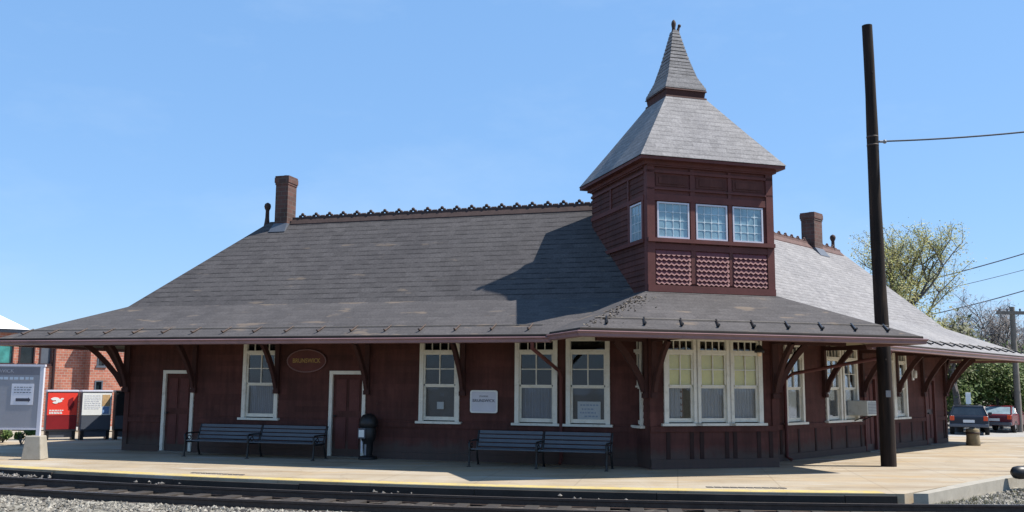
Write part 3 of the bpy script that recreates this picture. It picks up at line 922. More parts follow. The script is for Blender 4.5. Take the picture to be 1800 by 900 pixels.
# downspouts
def downspout(W, s0, s1):
    mb = MB()
    mb.tube([rel(W(s0, OV + .04, HE - .16)), rel(W(s0, OV + .03, HE - .30)), rel(W(s1 + (s0 - s1) * .12, .22, 2.08)), rel(W(s1, .09, 1.92)), rel(W(s1, .09, .10)), rel(W(s1, .22, .03))], .042, 10)
    return mb.build('downspout', M['maroon_trim'], ST)
downspout(WL, 3.36, 3.275); downspout(WR, 4.55, 3.35)

# ------------------------------------------------------------------ tower
def tower():
    DT = 3.311
    base = B0
    z0 = TZ - .03
    # main shaft: front face with openings, sides clapboarded
    wz0, wz1 = 5.0, 5.81
    fw = [(.22, 1.0), (1.17, 1.95), (2.09, 2.86)]
    mb = MB()
    ops = [(a, b_, wz0, wz1) for a, b_ in fw]
    mb.add([(0, 0, z0), (WB, 0, z0), (WB, 0, wz0), (0, 0, wz0)], [(0, 1, 2, 3)])
    flat_panels(mb, 0, WB, wz0, wz1, ops, 0)
    mb.add([(0, 0, wz1), (WB, 0, wz1), (WB, 0, HT - .06), (0, 0, HT - .06)], [(0, 1, 2, 3)])
    tw = mb.build('tower', M['maroon_trim'], ST, rel(base), AB)
    # boarded sides
    def side(p0, ang, ln, wx, zlow):
        m = MB()
        oo = [(wx - .32, wx + .32, 4.96, 5.826)] if wx else []
        boards(m, 0, ln, zlow, HT - .08, oo, .125, .02)
        m.build('tower_side', M['maroon'], tw, p0, ang)
    side((0, DT, 0), -pi / 2, DT, DT - .58, 3.2)
    side((WB, 0, 0), pi / 2, DT, .58, 3.2)
    side((WB, DT, 0), pi, WB, None, 3.2)
    tr = MB()
    # corner posts, bands, sill, stiles
    for x0, x1 in ((-.03, .15), (WB - .15, WB + .03)): tr.box(x0, x1, -.05, .12, z0, HT - .1)
    for x0, x1 in ((1.03, 1.14), (1.98, 2.06)): tr.box(x0, x1, -.035, 0, z0 + .2, HT - .2)
    for za, zb, pr in ((z0, z0 + .15, .07), (4.74, 4.87, .042), (4.90, 4.99, .10), (5.83, 5.98, .042), (6.08, 6.12, .05), (6.46, 6.52, .05), (6.60, 6.70, .07)):
        tr.box(-.03, WB + .03, -pr, 0, za, zb)
    # side bands and window casing on both cheeks
    for xs, sg in ((0, -1), (WB, 1)):
        for za, zb, pr in ((4.90, 4.99, .07), (5.87, 5.97, .045), (6.46, 6.52, .045), (6.60, 6.70, .065)):
            tr.box(min(xs, xs + sg * pr), max(xs, xs + sg * pr), .12, DT, za, zb)
        for ya, yb in ((.14, .24), (.90, 1.0)):
            tr.box(min(xs, xs + sg * .045), max(xs, xs + sg * .045), ya, yb, 4.99, 5.87)
        for ya, yb in ((.95, 1.03), (2.0, 2.08)):
            tr.box(min(xs, xs + sg * .04), max(xs, xs + sg * .04), ya, yb, 5.97, 6.46)
    tr.build('tower_trim', M['maroon_trim'], tw)
    # shingled panels under the sill: staggered pointed shingles, each row tilted out
    for a, b_ in ((.17, 1.02), (1.15, 1.97), (2.07, 2.93)):
        m = MB(); rows = 7; za, zb = z0 + .17, 4.73; h = (zb - za) / rows; nn = 7; w = (b_ - a) / nn
        for r in range(rows):
            zt_ = zb - r * h; zl = zt_ - h * 1.25
            off = (r % 2) * w / 2
            for i in range(-1, nn + 1):
                xa = a + i * w + off; xb = xa + w
                xa_, xb_ = max(a, xa), min(b_, xb)
                if xb_ - xa_ < .02: continue
                xm = (xa_ + xb_) / 2
                y0_, y1_ = -.012, -.060
                zl2 = max(zl, za - .01)
                m.add([(xa_, y0_, zt_), (xb_, y0_, zt_), (xb_, y1_ * .75, zl2 + h * .35), (xm, y1_, zl2), (xa_, y1_ * .75, zl2 + h * .35)], [(0, 4, 3, 2, 1)])
        m.build('shingle_panel', M['lattice'], tw)
    # recessed panels over the windows
    m = MB()
    for a, b_ in ((.20, .98), (1.19, 1.93), (2.11, 2.88)):
        m.box(a, b_, -.016, .0, 6.17, 6.42); m.box(a + .07, b_ - .07, -.03, -.016, 6.22, 6.37)
    m.build('frieze_panel', M['maroon'], tw)
    # windows with leaded lights
    def lead_window(p, ang, w, h):
        f_ = MB(); a = w / 2
        f_.box(-a, -a + .035, -.03, .03, 0, h); f_.box(a - .035, a, -.03, .03, 0, h); f_.box(-a + .035, a - .035, -.03, .03, 0, .035); f_.box(-a + .035, a - .035, -.03, .03, h - .035, h)
        fr = f_.build('window', M['lavender_metal'], tw, p, ang)
        g = MB(); g.box(-a + .03, a - .03, .0, .006, .03, h - .03); g.build('pane', M['leaded'], fr)
        l = MB(); nx, nz = (4, 4) if w > .7 else (3, 4); ww = (w - .07) / nx; hh = (h - .07) / nz
        for i in range(1, nx): l.box(-a + .035 + i * ww - .006, -a + .035 + i * ww + .006, -.008, 0, .035, h - .035)
        for j in range(1, nz): l.box(-a + .035, a - .035, -.0065, .0005, .035 + j * hh - .006, .035 + j * hh + .006)
        for i in range(1, nx):
            for j in range(1, nz):
                cx, cz = -a + .035 + i * ww, .035 + j * hh; rr_ = .035
                l.add([(cx - rr_, -.009, cz), (cx, -.009, cz - rr_), (cx + rr_, -.009, cz), (cx, -.009, cz + rr_)], [(0, 1, 2, 3)])
        l.build('leading', M['leading'], fr)
    for a, b_ in fw: lead_window(((a + b_) / 2, 0, wz0), 0, b_ - a, wz1 - wz0)
    lead_window((0, .58, 4.96), -pi / 2, .64, .88); lead_window((WB, .58, 4.96), pi / 2, .64, .88)
    # roof: concave pyramid, collar, flared spire, tip
    cx, cy = WB / 2, DT / 2; o = .27
    def ring(hx, hy, z): return [Vector((cx - hx, cy - hy, z)), Vector((cx + hx, cy - hy, z)), Vector((cx + hx, cy + hy, z)), Vector((cx - hx, cy + hy, z))]
    def skin(m, rings):
        for A, Bq in zip(rings[:-1], rings[1:]):
            for i in range(4):
                j = (i + 1) % 4
                pts = [A[i], A[j], Bq[j], Bq[i]]
                m.poly(pts, uvplane(pts, A[j] - A[i]))
    m = MB()
    rings = [ring(WB / 2 + o, DT / 2 + o, HT), ring(1.23, 1.30, 7.62), ring(.505, .545, 8.665)]
    skin(m, rings)
    rf = m.build('tower_roof', M['shingle_pale_sun'], tw)
    m = MB()
    m.box(-o + .02, WB + o - .02, -o + .02, DT + o - .02, HT - .075, HT - .008)
    m.box(-.10, WB + .10, -.10, DT + .10, HT - .16, HT - .075)
    m.build('tower_eave', M['maroon_trim'], tw)
    m = MB()
    m.frustum((cx - .545, cx + .545, cy - .585, cy + .585), (cx - .535, cx + .535, cy - .575, cy + .575), 8.62, 8.66)
    m.frustum((cx - .50, cx + .50, cy - .54, cy + .54), (cx - .52, cx + .52, cy - .56, cy + .56), 8.66, 8.81)
    m.frustum((cx - .55, cx + .55, cy - .59, cy + .59), (cx - .54, cx + .54, cy - .58, cy + .58), 8.81, 8.84)
    m.build('spire_collar', M['bracket'], tw)
    m = MB()
    skin(m, [ring(.515, .55, 8.843), ring(.38, .40, 9.16), ring(.262, .275, 9.58), ring(.155, .16, 10.05), ring(.055, .055, 10.52)])
    sp = m.build('spire', M['shingle_pale_sun'], tw)
    # shingle steps along the spire hips
    m = MB()
    prof = [(.515, .55, 8.86), (.38, .40, 9.16), (.262, .275, 9.58), (.155, .16, 10.05), (.055, .055, 10.50)]
    nst = 19
    for i in range(nst):
        t_ = i / nst * (len(prof) - 1); k_ = int(t_); f_ = t_ - k_
        hx, hy, z = [prof[k_][q_] * (1 - f_) + prof[k_ + 1][q_] * f_ for q_ in range(3)]
        skin(m, [ring(hx - .02, hy - .02, z - .004), ring(hx + .026, hy + .026, z), ring(hx + .006, hy + .006, z + .075)])
    m.build('spire_courses', M['shingle_pale_sun'], sp)
    m = MB()
    m.lathe([(.055, 10.45), (.045, 10.58), (.055, 10.64), (.06, 10.69), (.05, 10.74), (.02, 10.79), (0, 10.80)], (cx - .02, cy, 0), 10)
    m.tube([(cx + .05, cy - .02, 10.40), (cx + .11, cy - .03, 10.62)], [.05, .03], 8); m.sphere((cx + .12, cy - .03, 10.64), .045, 8, 6)
    m.build('spire_finial', M['crest_dark'], sp)
    return tw
tower()

# ------------------------------------------------------------------ ground, platform, track
def edge_y(x): return 16.9 - .165 * x + .0125 * x * x if x < 6.62 else 16.355
def sheet(name, pts, z, mat, thick=None):
    mb = MB(); n = len(pts)
    if thick:
        mb.prism([(p[0], p[1], z - thick) for p in pts], (0, 0, thick))
    else: mb.poly([(p[0], p[1], z) for p in pts])
    o = mb.build(name, mat); o['kind'] = 'structure'; return o
sheet('ground', [(-3000, -300), (3000, -300), (3000, 4000), (-3000, 4000)], -.45, M['earth'])
# track bed: pale ballast, grid with gentle relief
def rail_y(x, off): # offset curve of the platform edge towards the viewer
    sl = -.165 + .025 * min(x, 14)
    b_ = 16.9 - .165 * x + .0125 * x * x if x < 14 else 16.9 - .165 * 14 + .0125 * 196 + (x - 14) * .185
    return b_ - off * sqrt(1 + sl * sl)
def band(name, o0, o1, z0, z1, mat, x0=-34, x1=30, nx=200, ny=14, rough=.02):
    mb = MB(); rr = random.Random(5); P = []; F = []
    for i in range(nx + 1):
        x = x0 + (x1 - x0) * i / nx
        for j in range(ny + 1):
            t_ = j / ny
            P.append((x, rail_y(x, o0 + (o1 - o0) * t_), z0 + (z1 - z0) * t_ + rr.uniform(-rough, rough)))
    for i in range(nx):
        for j in range(ny):
            F.append((i * (ny + 1) + j, i * (ny + 1) + j + 1, (i + 1) * (ny + 1) + j + 1, (i + 1) * (ny + 1) + j))
    mb.add(P, F, True)
    o = mb.build(name, mat); o['kind'] = 'structure'; return o
band('track_bed', -.12, 2.42, -.24, -.20, M['dark_ballast'])
band('gravel_bed', 2.40, 9.0, -.20, -.20, M['ballast'], ny=40, rough=.035)
# loose stones standing up out of the gravel
mb = MB(); rr = random.Random(8)
def stone(mb, x, y, z, r, rr):
    P = []
    for q_ in ((1, 0, 0), (-1, 0, 0), (0, 1, 0), (0, -1, 0), (0, 0, 1), (0, 0, -1)):
        k_ = r * rr.uniform(.6, 1.25); P.append((x + q_[0] * k_ + rr.uniform(-.3, .3) * r, y + q_[1] * k_ + rr.uniform(-.3, .3) * r, z + q_[2] * k_ * .75))
    mb.add(P, [(0, 2, 4), (2, 1, 4), (1, 3, 4), (3, 0, 4), (2, 0, 5), (1, 2, 5), (3, 1, 5), (0, 3, 5)])
for i in range(9000):
    x = rr.uniform(-14, 4); o_ = 2.42 + abs(rr.gauss(0, 1.6))
    stone(mb, x, rail_y(x, o_), -.19, rr.uniform(.018, .05), rr)
gs = mb.build('gravel_stones', M['stone']); gs['kind'] = 'stuff'; gs['label'] = 'loose pale ballast stones along the near side of the track'

# platform slab
xs = [-34 + i * (40.6) / 60 for i in range(61)]
front = [(x, edge_y(x)) for x in xs]
plat = front + [(8.625, 18.42), (10.8, 20.55), (17, 26.6), (22, 31.5), (24, 34), (24, 36), (-34, 36)]
sheet('platform', plat, 0, M['concrete'], .40)
# yellow edge strip and pale coping as thin sheets
def strip_sheet(name, o0, o1, z, mat, x0, x1, n=60):
    mb = MB(); P = []; F = []
    for i in range(n + 1):
        x = x0 + (x1 - x0) * i / n; sl = -.165 + .025 * x; k_ = sqrt(1 + sl * sl)
        P += [(x, edge_y(x) + o0 * k_, z), (x, edge_y(x) + o1 * k_, z)]
    F = [(2 * i, 2 * i + 2, 2 * i + 3, 2 * i + 1) for i in range(n)]
    mb.add(P, F); o = mb.build(name, mat); o['kind'] = 'structure'; return o
strip_sheet('platform_yellow_line', .03, .40, .004, M['yellow'], -34, 6.3)
# dark strip along the platform face, its colour standing in for shade
mb = MB(); rr = random.Random(2)
x = -33.5
while x < 6.3:
    x2 = min(6.45, x + rr.uniform(2.2, 3.2)); n = 6
    P = []; F = []
    dz = rr.uniform(-.03, .0); do = rr.uniform(.0, .03)
    for i in range(n + 1):
        xx = x + .006 + (x2 - x - .012) * i / n
        for dy, z in ((-.005, -.03 + dz), (-.06 - do, -.03 + dz), (-.06 - do, -.20), (-.005, -.20)): P.append((xx, edge_y(xx) + dy, z))
    for i in range(n):
        for k_ in range(4): F.append((i * 4 + k_, i * 4 + (k_ + 1) % 4, (i + 1) * 4 + (k_ + 1) % 4, (i + 1) * 4 + k_))
    F += [(0, 1, 2, 3), (n * 4 + 3, n * 4 + 2, n * 4 + 1, n * 4)]
    mb.add(P, F); x = x2
o = mb.build('platform_edge_shade', M['tie']); o['kind'] = 'structure'
# broken ballast heaped against the platform face here and there
mb = MB()
for cx_ in (-10.4, -10.1, -9.6, -6.7, -2.2, 1.2):
    for i in range(45 if cx_ < -9 else 14):
        x = cx_ + rr.gauss(0, .28); stone(mb, x, edge_y(x) - abs(rr.gauss(.12, .10)) - .06, -.17 + rr.uniform(-.03, .07), rr.uniform(.025, .06), rr)
o = mb.build('rubble', M['dull_stone']); o['kind'] = 'stuff'; o['label'] = 'broken stone heaped against the platform face'

# drain grates let into the platform
def grate(x0, x1, off, label):
    mb = MB(); n = 10
    for i in range(n):
        xa = x0 + (x1 - x0) * i / n; xb = x0 + (x1 - x0) * (i + .8) / n
        mb.add([(xa, edge_y(xa) + off, .009), (xb, edge_y(xb) + off, .009), (xb, edge_y(xb) + off + .14, .009), (xa, edge_y(xa) + off + .14, .009),
                (xa, edge_y(xa) + off, .0), (xb, edge_y(xb) + off, .0), (xb, edge_y(xb) + off + .14, .0), (xa, edge_y(xa) + off + .14, .0)],
               [(0, 1, 2, 3), (0, 4, 5, 1), (1, 5, 6, 2), (2, 6, 7, 3), (3, 7, 4, 0)])
    tag(mb.build('drain_grate', M['iron_grate']), label, 'drain grate', 'drain grates in the platform')
grate(3.45, 4.85, .62, 'dark iron drain grate in the sunlit platform in front of the tower bay')
grate(-6.25, -5.1, .62, 'dark iron drain grate in the platform in front of the first bench')

# rails and sleepers
def rail(off, label):
    mb = MB(); prof = [(-.07, -.14), (.07, -.14), (.07, -.125), (.012, -.11), (.012, -.045), (.036, -.035), (.036, 0), (-.036, 0), (-.036, -.035), (-.012, -.045), (-.012, -.11), (-.07, -.125)]
    n = 90; x0, x1 = -34, 30; P = []; F = []; m_ = len(prof)
    for i in range(n + 1):
        x = x0 + (x1 - x0) * i / n; y = rail_y(x, off); sl = -.165 + .025 * min(x, 14); L = sqrt(1 + sl * sl)
        for o_, z in prof: P.append((x - (-sl / L) * o_ * -1, y - o_ / L, z - .075))
    for i in range(n):
        for k_ in range(m_):
            F.append((i * m_ + k_, (i + 1) * m_ + k_, (i + 1) * m_ + (k_ + 1) % m_, i * m_ + (k_ + 1) % m_)); mb.sm
    mb.add(P, F)
    for idx in range(len(mb.f)):
        mb.mi[idx] = 1 if (idx % m_) == 6 else 0
    return tag(mb.build('rail', [M['rust'], M['railhead']]), label, 'rail', 'rails of the track')
rail(.78, 'dark steel rail nearest the platform edge'); rail(2.215, 'dark steel rail beside the pale gravel')
x = -16.0; i = 0
sl_proto = None
while x < 13:
    sl_ = -.165 + .025 * min(x, 14)
    if sl_proto is None:
        mb = MB(); mb.box(-.115, .115, -1.28, 1.28, -.20, 0)
        o = mb.build('railway_sleeper', M['tie'], bevel=.015); sl_proto = o
    else:
        o = sl_proto.copy(); COL.objects.link(o)
    o.location = (x + .03 * sin(x * 5), rail_y(x, 1.5), -.188); o.rotation_euler = (0, 0, math.atan(sl_))
    tag(o, 'dark tarred timber sleeper under the two rails', 'railway sleeper', 'sleepers under the rails')
    x += .58

# pavement behind and to the right
sheet('car_park', [(-70, 33), (90, 33), (90, 62), (-70, 62)], -.40, M['asphalt'])
sheet('side_road', [(22, 28.5), (60, 24), (60, 36), (27.5, 36.5), (24.0, 35.8)], -.012, M['asphalt'], .3)
sheet('platform_kerb', [(6.75, 16.36), (7.0, 16.36), (8.85, 18.3), (11.03, 20.43), (17.2, 26.45), (22.2, 31.3), (22.0, 31.5), (17.0, 26.6), (10.8, 20.55), (8.625, 18.42)], .006, M['concrete_pale'], .42)
# rough gravel verge outside the platform end
mb = MB(); rr = random.Random(9); P = []; F = []
nx, ny = 70, 50
for i in range(nx + 1):
    for j in range(ny + 1):
        x = 5.5 + 20 * i / nx; y = 15.8 + 13 * j / ny
        P.append((x, y, -.21 + rr.uniform(-.03, .03)))
for i in range(nx):
    for j in range(ny): F.append((i * (ny + 1) + j, (i + 1) * (ny + 1) + j, (i + 1) * (ny + 1) + j + 1, i * (ny + 1) + j + 1))
mb.add(P, F, True); o = mb.build('verge', M['ballast']); o['kind'] = 'structure'
mb = MB()
for i in range(4200):
    x = 6.4 + rr.random() ** 1.2 * 9; ylim = 16.3 + (x - 6.6) * .98
    y = rr.uniform(rail_y(x, .3), max(rail_y(x, .2), ylim - .4))
    if rr.random() < .45:
        stone(mb, x, y, -.19, rr.uniform(.02, .055), rr)
st_ = mb.build('verge_stones', M['stone']); st_['kind'] = 'stuff'; st_['label'] = 'pale loose stones on the verge past the platform end'
mb = MB()
for i in range(420):
    x = 7.0 + rr.random() ** 1.3 * 8; ylim = 16.3 + (x - 6.6) * .98
    y = rr.uniform(rail_y(x, .25), max(rail_y(x, .2), ylim - .5))
    for k_ in range(5):
        a = rr.uniform(0, 6.28); h = rr.uniform(.03, .09); d_ = Vector((cos(a), sin(a), 0)); w = Vector((-sin(a), cos(a), 0)) * .012
        b_ = Vector((x, y, -.2)) + d_ * .02; t_ = b_ + d_ * h * .6 + Vector((0, 0, h))
        mb.poly([b_ - w, b_ + w, t_])
o = mb.build('weeds', M['weed']); o['kind'] = 'stuff'; o['label'] = 'sparse weeds growing in the gravel verge beyond the platform end'

# ------------------------------------------------------------------ benches
def bench(P0, ang, L, label):
    root = empty('platform_bench', P0, ang, label, 'bench', 'slatted benches against the station wall')
    root.scale = (1, 1, .83)
    for i in range(3):   # iron ends: front leg, rear leg, arm
        xx = (0, L / 2, L)[i]
        f_ = MB(); r = .024
        f_.tube([(xx, -.62, .0), (xx, -.60, .20), (xx, -.585, .43), (xx, -.62, .60), (xx, -.56, .66), (xx, -.30, .665), (xx, -.06, .66)], r, 8)
        f_.tube([(xx, .02, .0), (xx, -.06, .20), (xx, -.09, .42), (xx, -.04, .62), (xx, .06, .90)], r, 8)
        f_.tube([(xx, -.585, .42), (xx, -.30, .405), (xx, -.09, .42)], r, 8)
        f_.tube([(xx, -.585, .43), (xx, -.50, .56), (xx, -.42, .60), (xx, -.36, .52), (xx, -.44, .47), (xx, -.50, .53)], .012, 6)
        f_.box(xx - .035, xx + .035, -.66, -.58, 0, .015); f_.box(xx - .035, xx + .035, -.02, .06, 0, .015)
        f_.build('bench_end', M['black_metal'], root)
    for h in (0, 1):
        xa, xb = (.03, L / 2 - .03) if h == 0 else (L / 2 + .03, L - .03)
        s1 = MB()
        for k_ in range(5):
            yy = -.60 + k_ * .112; s1.box(xa, xb, yy, yy + .085, .430 + abs(k_ - 2) * .004, .458 + abs(k_ - 2) * .004)
        s1.build('seat', M['bench_slat'], root, bevel=.008)
        s2 = MB()
        for k_ in range(4):
            z = .50 + k_ * .108; yy = -.075 + k_ * .036
            s2.prism([(xa, yy - .030, z), (xa, yy - .004, z - .006), (xa, yy + .022, z + .078), (xa, yy - .004, z + .084)], (xb - xa, 0, 0))
        s2.build('backrest', M['bench_slat'], root, bevel=.006)
    return root
bench(PL(-12.30, -.62, 0), AL, 3.45, 'dark slatted double bench on the platform between the two maroon doors')
bench(PL(-5.0, -.78, 0), AL, 3.02, 'dark slatted double bench on the platform below the white notice and the paired windows')

# ------------------------------------------------------------------ signs on the wall
sg = empty('oval_sign', PL(-9.755, -.03, 2.31), AL, 'maroon oval name board with gold lettering on the wall beside the second door', 'sign')
mb = MB(); n = 48; P = []
for i in range(n):
    a = 2 * pi * i / n; P.append((.53 * cos(a), -.0, .275 * sin(a)))
mb.prism(P[::-1], (0, -.03, 0)); mb.build('board', M['maroon_trim'], sg)
mb = MB(); path = [(.53 * cos(2 * pi * i / n), -.032, .275 * sin(2 * pi * i / n)) for i in range(n + 1)]
mb.tube(path, .016, 6, caps=False); mb.build('rim', M['gutter'], sg)
text_mesh('lettering', 'BRUNSWICK', .155, M['gold'], sg, (0, -.034, 0), xscale=.86)
sg = empty('notice_sign', PL(-5.13, -.03, 1.37), AL, 'pale enamel notice sign with a dark line of lettering above the right bench', 'sign')
mb = MB(); P = []
for sx, sz, a0 in ((1, 1, 0), (-1, 1, 90), (-1, -1, 180), (1, -1, 270)):
    for k_ in range(5):
        a = radians(a0 + k_ * 22.5); P.append((sx * .28 + .055 * cos(a), 0, sz * .205 + .055 * sin(a)))
mb.prism(P[::-1], (0, -.02, 0)); mb.build('border', M['paper'], sg)
mb = MB(); mb.prism([(p[0] * .90, -.0215, p[2] * .88) for p in P][::-1], (0, -.003, 0)); mb.build('panel', M['pale_panel'], sg)
text_mesh('lettering', 'BRUNSWICK', .095, M['ink'], sg, (0, -.026, .02), xscale=1.0)
text_mesh('small_lettering', 'STATION', .05, M['slate_panel'], sg, (0, -.026, .12), xscale=1.0)

# ------------------------------------------------------------------ litter receptacle by the second door
rb_ = empty('litter_receptacle', (-3.36, 22.9, 0), AL, 'black domed litter receptacle with a pale notice beside the second door', 'litter bin')
rb_.scale = (.87, .87, .98)
mb = MB(); mb.lathe([(0, 0), (.26, 0), (.26, .04), (.23, .07), (.10, .09)], n=20); mb.build('base', M['black_plastic'], rb_)
mb = MB(); mb.lathe([(.11, .08), (.13, .2), (.14, .40), (.19, .46), (.21, .52), (.215, .74), (.20, .76)], n=20); mb.build('body', M['black_plastic'], rb_)
mb = MB(); mb.lathe([(.20, .745), (.245, .77), (.25, .86), (.23, .97), (.16, 1.05), (.07, 1.08), (0, 1.085)], n=20); mb.build('hood', M['black_plastic'], rb_)
mb = MB(); mb.box(-.19, .02, -.245, -.222, .50, .74); mb.build('notice_holder', M['slate_panel'], rb_)
mb = MB(); mb.box(-.165, -.01, -.250, -.246, .53, .70); mb.build('notice', M['paper'], rb_)
mb = MB(); mb.box(-.135, -.10, -.16, -.14, .16, .43); mb.build('strut', M['lavender_metal'], rb_)
mb = MB(); mb.box(-.03, .02, -.16, -.14, .10, .36); mb.build('strut', M['grey_metal'], rb_)

# ------------------------------------------------------------------ lamps, air conditioner
hl = empty('hanging_lamp', PB(2.24, -.75, 0), AB, 'small dark lantern with a copper glint hanging from the canopy before the bay windows', 'lamp')
mb = MB(); mb.tube([(0, 0, 3.12), (0, 0, 2.62)], .012, 6); mb.lathe([(.0, .16), (.05, .14), (.10, .04), (.11, 0), (.10, -.01)], (0, 0, 2.50), 14); mb.build('hood', M['black_metal'], hl)
mb = MB(); mb.sphere((0, 0, 2.47), .055, 12, 8, (1, 1, 1.2)); mb.build('globe', M['copper_lamp'], hl)
wl = empty('wall_lamp', PR(11.8, -.02, 2.0), AR, 'slim white wall lamp between the far windows and door of the receding wing', 'lamp')
mb = MB(); mb.box(-.06, .06, -.05, 0, .0, .36); mb.build('backplate', M['white'], wl, bevel=.015)
mb = MB(); mb.lathe([(0, .06), (.05, .07), (.055, .18), (.05, .29), (0, .30)], (0, -.10, 0), 12); mb.build('diffuser', M['paper'], wl)
ac = empty('air_conditioner', PR(7.50, 0, 1.01), AR, 'boxy off-white window air conditioner jutting out under a sash window', 'air conditioner')
mb = MB(); mb.box(-.30, .30, -.50, .10, 0, .40); mb.build('casing', M['offwhite_metal'], ac, bevel=.02)
mb = MB()
for i in range(8): mb.box(-.25, .25, -.512, -.501, .05 + i * .04, .075 + i * .04)
mb.build('grille', M['grey_metal'], ac)
mb = MB(); mb.tube([(-.25, -.42, 0), (-.25, -.02, -.18)], .014, 6); mb.tube([(.25, -.42, 0), (.25, -.02, -.18)], .014, 6); mb.build('support', M['black_metal'], ac)

# ------------------------------------------------------------------ tall pole with wire
po = empty('utility_pole', (8.56, 22.02, 0), 0, 'tall dark creosoted pole rising past the tower through the edge of the eaves', 'pole')
mb = MB(); n = 12; path = []; rs = []
for i in range(n + 1):
    t_ = i / n; path.append((-.06 * t_ + .012 * sin(t_ * 9), 0, 10.45 * t_ - .05)); rs.append(.172 - .055 * t_ + .004 * sin(i * 2.3))
mb.tube(path, rs, 18); mb.build('pole', M['creosote'], po)
mb = MB(); mb.tube([(.09, -.06, 7.52), (.22, -.06, 7.52)], .03, 8); mb.sphere((.22, -.06, 7.52), .05, 8, 6); mb.build('insulator', M['grey_metal'], po)
for z_ in (7.42, 7.62):
    mb = MB(); mb.lathe([(.130, z_), (.138, z_ + .005), (.138, z_ + .04), (.130, z_ + .045)], (-.043, 0, 0), 18); mb.build('band', M['rust'], po)
mb = MB(); mb.box(-.06, .05, -.178, -.166, 1.55, 1.70); mb.build('tag_plate', M['grey_metal'], po)
for z_ in (2.4, 5.1, 9.2):
    mb = MB(); mb.tube([(-.02, -.10, z_), (-.02, -.19 + z_ * .006, z_)], .018, 8); mb.build('bolt', M['rust'], po)
def wire(name, a, b_, sag, r, label):
    a, b_ = Vector(a), Vector(b_); n = 24
    mb = MB(); mb.tube([a.lerp(b_, i / n) - Vector((0, 0, sag * 4 * (i / n) * (1 - i / n))) for i in range(n + 1)], r, 6)
    return tag(mb.build(name, M['wire']), label, 'cable')
wire('overhead_cable', (8.78, 21.96, 7.53), (19.5, 20.5, 9.0), .35, .020, 'thick cable running from the tall dark pole out over the track side')
wire('overhead_cable', (21.2, 60, 7.4), (40.0, 56, 13.1), .5, .034, 'highest of the distant cables beside the budding tree')
wire('overhead_cable', (24, 62, 7.3), (42, 58, 12.3), .4, .018, 'thin faint middle cable of the distant three')
wire('overhead_cable', (24.0, 64, 5.8), (42, 60, 11.2), .5, .034, 'lowest of the distant cables above the bare trees')

# bollard stump, edge post, dark drain pipe, small white sign
bo = empty('wooden_bollard', (14.45, 30.3, 0), .3, 'short weathered wooden post stump on the platform beside the far corner', 'bollard')
mb = MB(); mb.lathe([(0, 0), (.20, 0), (.21, .05), (.19, .25), (.20, .47), (.18, .51), (.05, .53), (0, .525)], n=16); mb.build('stump', M['stump'], bo)
mb = MB(); mb.lathe([(.205, .36), (.212, .37), (.212, .41), (.205, .42)], n=16); mb.build('band', M['rust'], bo)
ep = empty('iron_post', (13.42, 25.05, 0), 0, 'short dark iron post at the edge of the paving past the platform end', 'post')
mb = MB(); mb.lathe([(.09, 0), (.09, .03), (.05, .05), (.045, .36), (.06, .38), (.055, .43), (0, .45)], n=14); mb.build('shaft', M['black_metal'], ep)
# black drain pipe lying at the platform end
dp = empty('drain_pipe', (9.85, 19.1, 0.0), radians(14), 'black flared drain pipe lying across the kerb past the platform end', 'pipe')
mb = MB(); T = Matrix.Rotation(pi / 2, 4, 'Y'); mb.T = Matrix.Translation((0, 0, .13)) @ T
mb.lathe([(.0, -.02), (.07, .0), (.115, .05), (.13, .14), (.125, .5), (.12, 1.6), (.0, 1.6)], n=18); mb.build('barrel', M['black_plastic'], dp)
mb = MB(); mb.T = Matrix.Translation((0, 0, .13)) @ T
for q_ in (.30, .52, .74): mb.lathe([(.12, q_), (.142, q_ + .02), (.142, q_ + .05), (.12, q_ + .07)], n=18)
mb.build('rib', M['black_metal'], dp)
ws = empty('small_sign', (22.75, 48, -.40), 0, 'small white sign on a thin post behind the parked cars', 'sign')
mb = MB(); mb.tube([(0, 0, 0), (0, 0, 2.0)], .03, 8); mb.build('post', M['grey_metal'], ws)
mb = MB(); mb.box(-.13, .13, -.045, -.03, 1.4, 1.97); mb.build('panel', M['white'], ws, bevel=.01)

# ------------------------------------------------------------------ information board at the platform end
ib = empty('information_board', (-10.75, 22.1, 0), radians(4), 'grey information board with notices on pale posts with concrete feet', 'information board')
for xx in (0, -2.6):
    mb = MB(); mb.box(xx - .055, xx + .035, -.04, .04, .5, 2.13); mb.build('post', M['lavender_metal'], ib, bevel=.008)
    mb = MB(); mb.frustum((xx - .27, xx + .17, -.22, .22), (xx - .22, xx + .11, -.18, .18), 0, .53); mb.build('foot', M['concrete_pale'], ib, bevel=.02)
mb = MB(); mb.box(-2.54, -.058, -.03, .03, .68, 2.09); mb.build('panel', M['board_grey'], ib)
mb = MB(); mb.box(-2.66, .05, -.045, .045, 2.09, 2.14); mb.box(-2.54, -.058, -.042, -.031, .66, .70); mb.build('rail', M['lavender_metal'], ib)
hd = MB(); hd.box(-2.53, -.07, -.034, -.031, 1.90, 2.07); hd.build('header_panel', M['header_grey'], ib)
st_ = MB(); rr = random.Random(4); x = -2.4
while x < -.18:
    w = rr.uniform(.04, .10); st_.box(x, x + w, -.038, -.0345, 1.79, 1.85); x += w + rr.uniform(.015, .04)
st_.build('print', M['bluegrey'], ib)
text_mesh('header_lettering', 'BRUNSWICK', .12, M['board_letter'], ib, (-.98, -.037, 1.985))
mb = MB(); mb.box(-2.3, -.98, -.037, -.031, .72, 1.72); mb.build('map', M['bluegrey'], ib)
mb = MB(); mb.box(-.66, -.17, -.037, -.031, 1.22, 1.70); mb.build('notice', M['pale_panel'], ib)
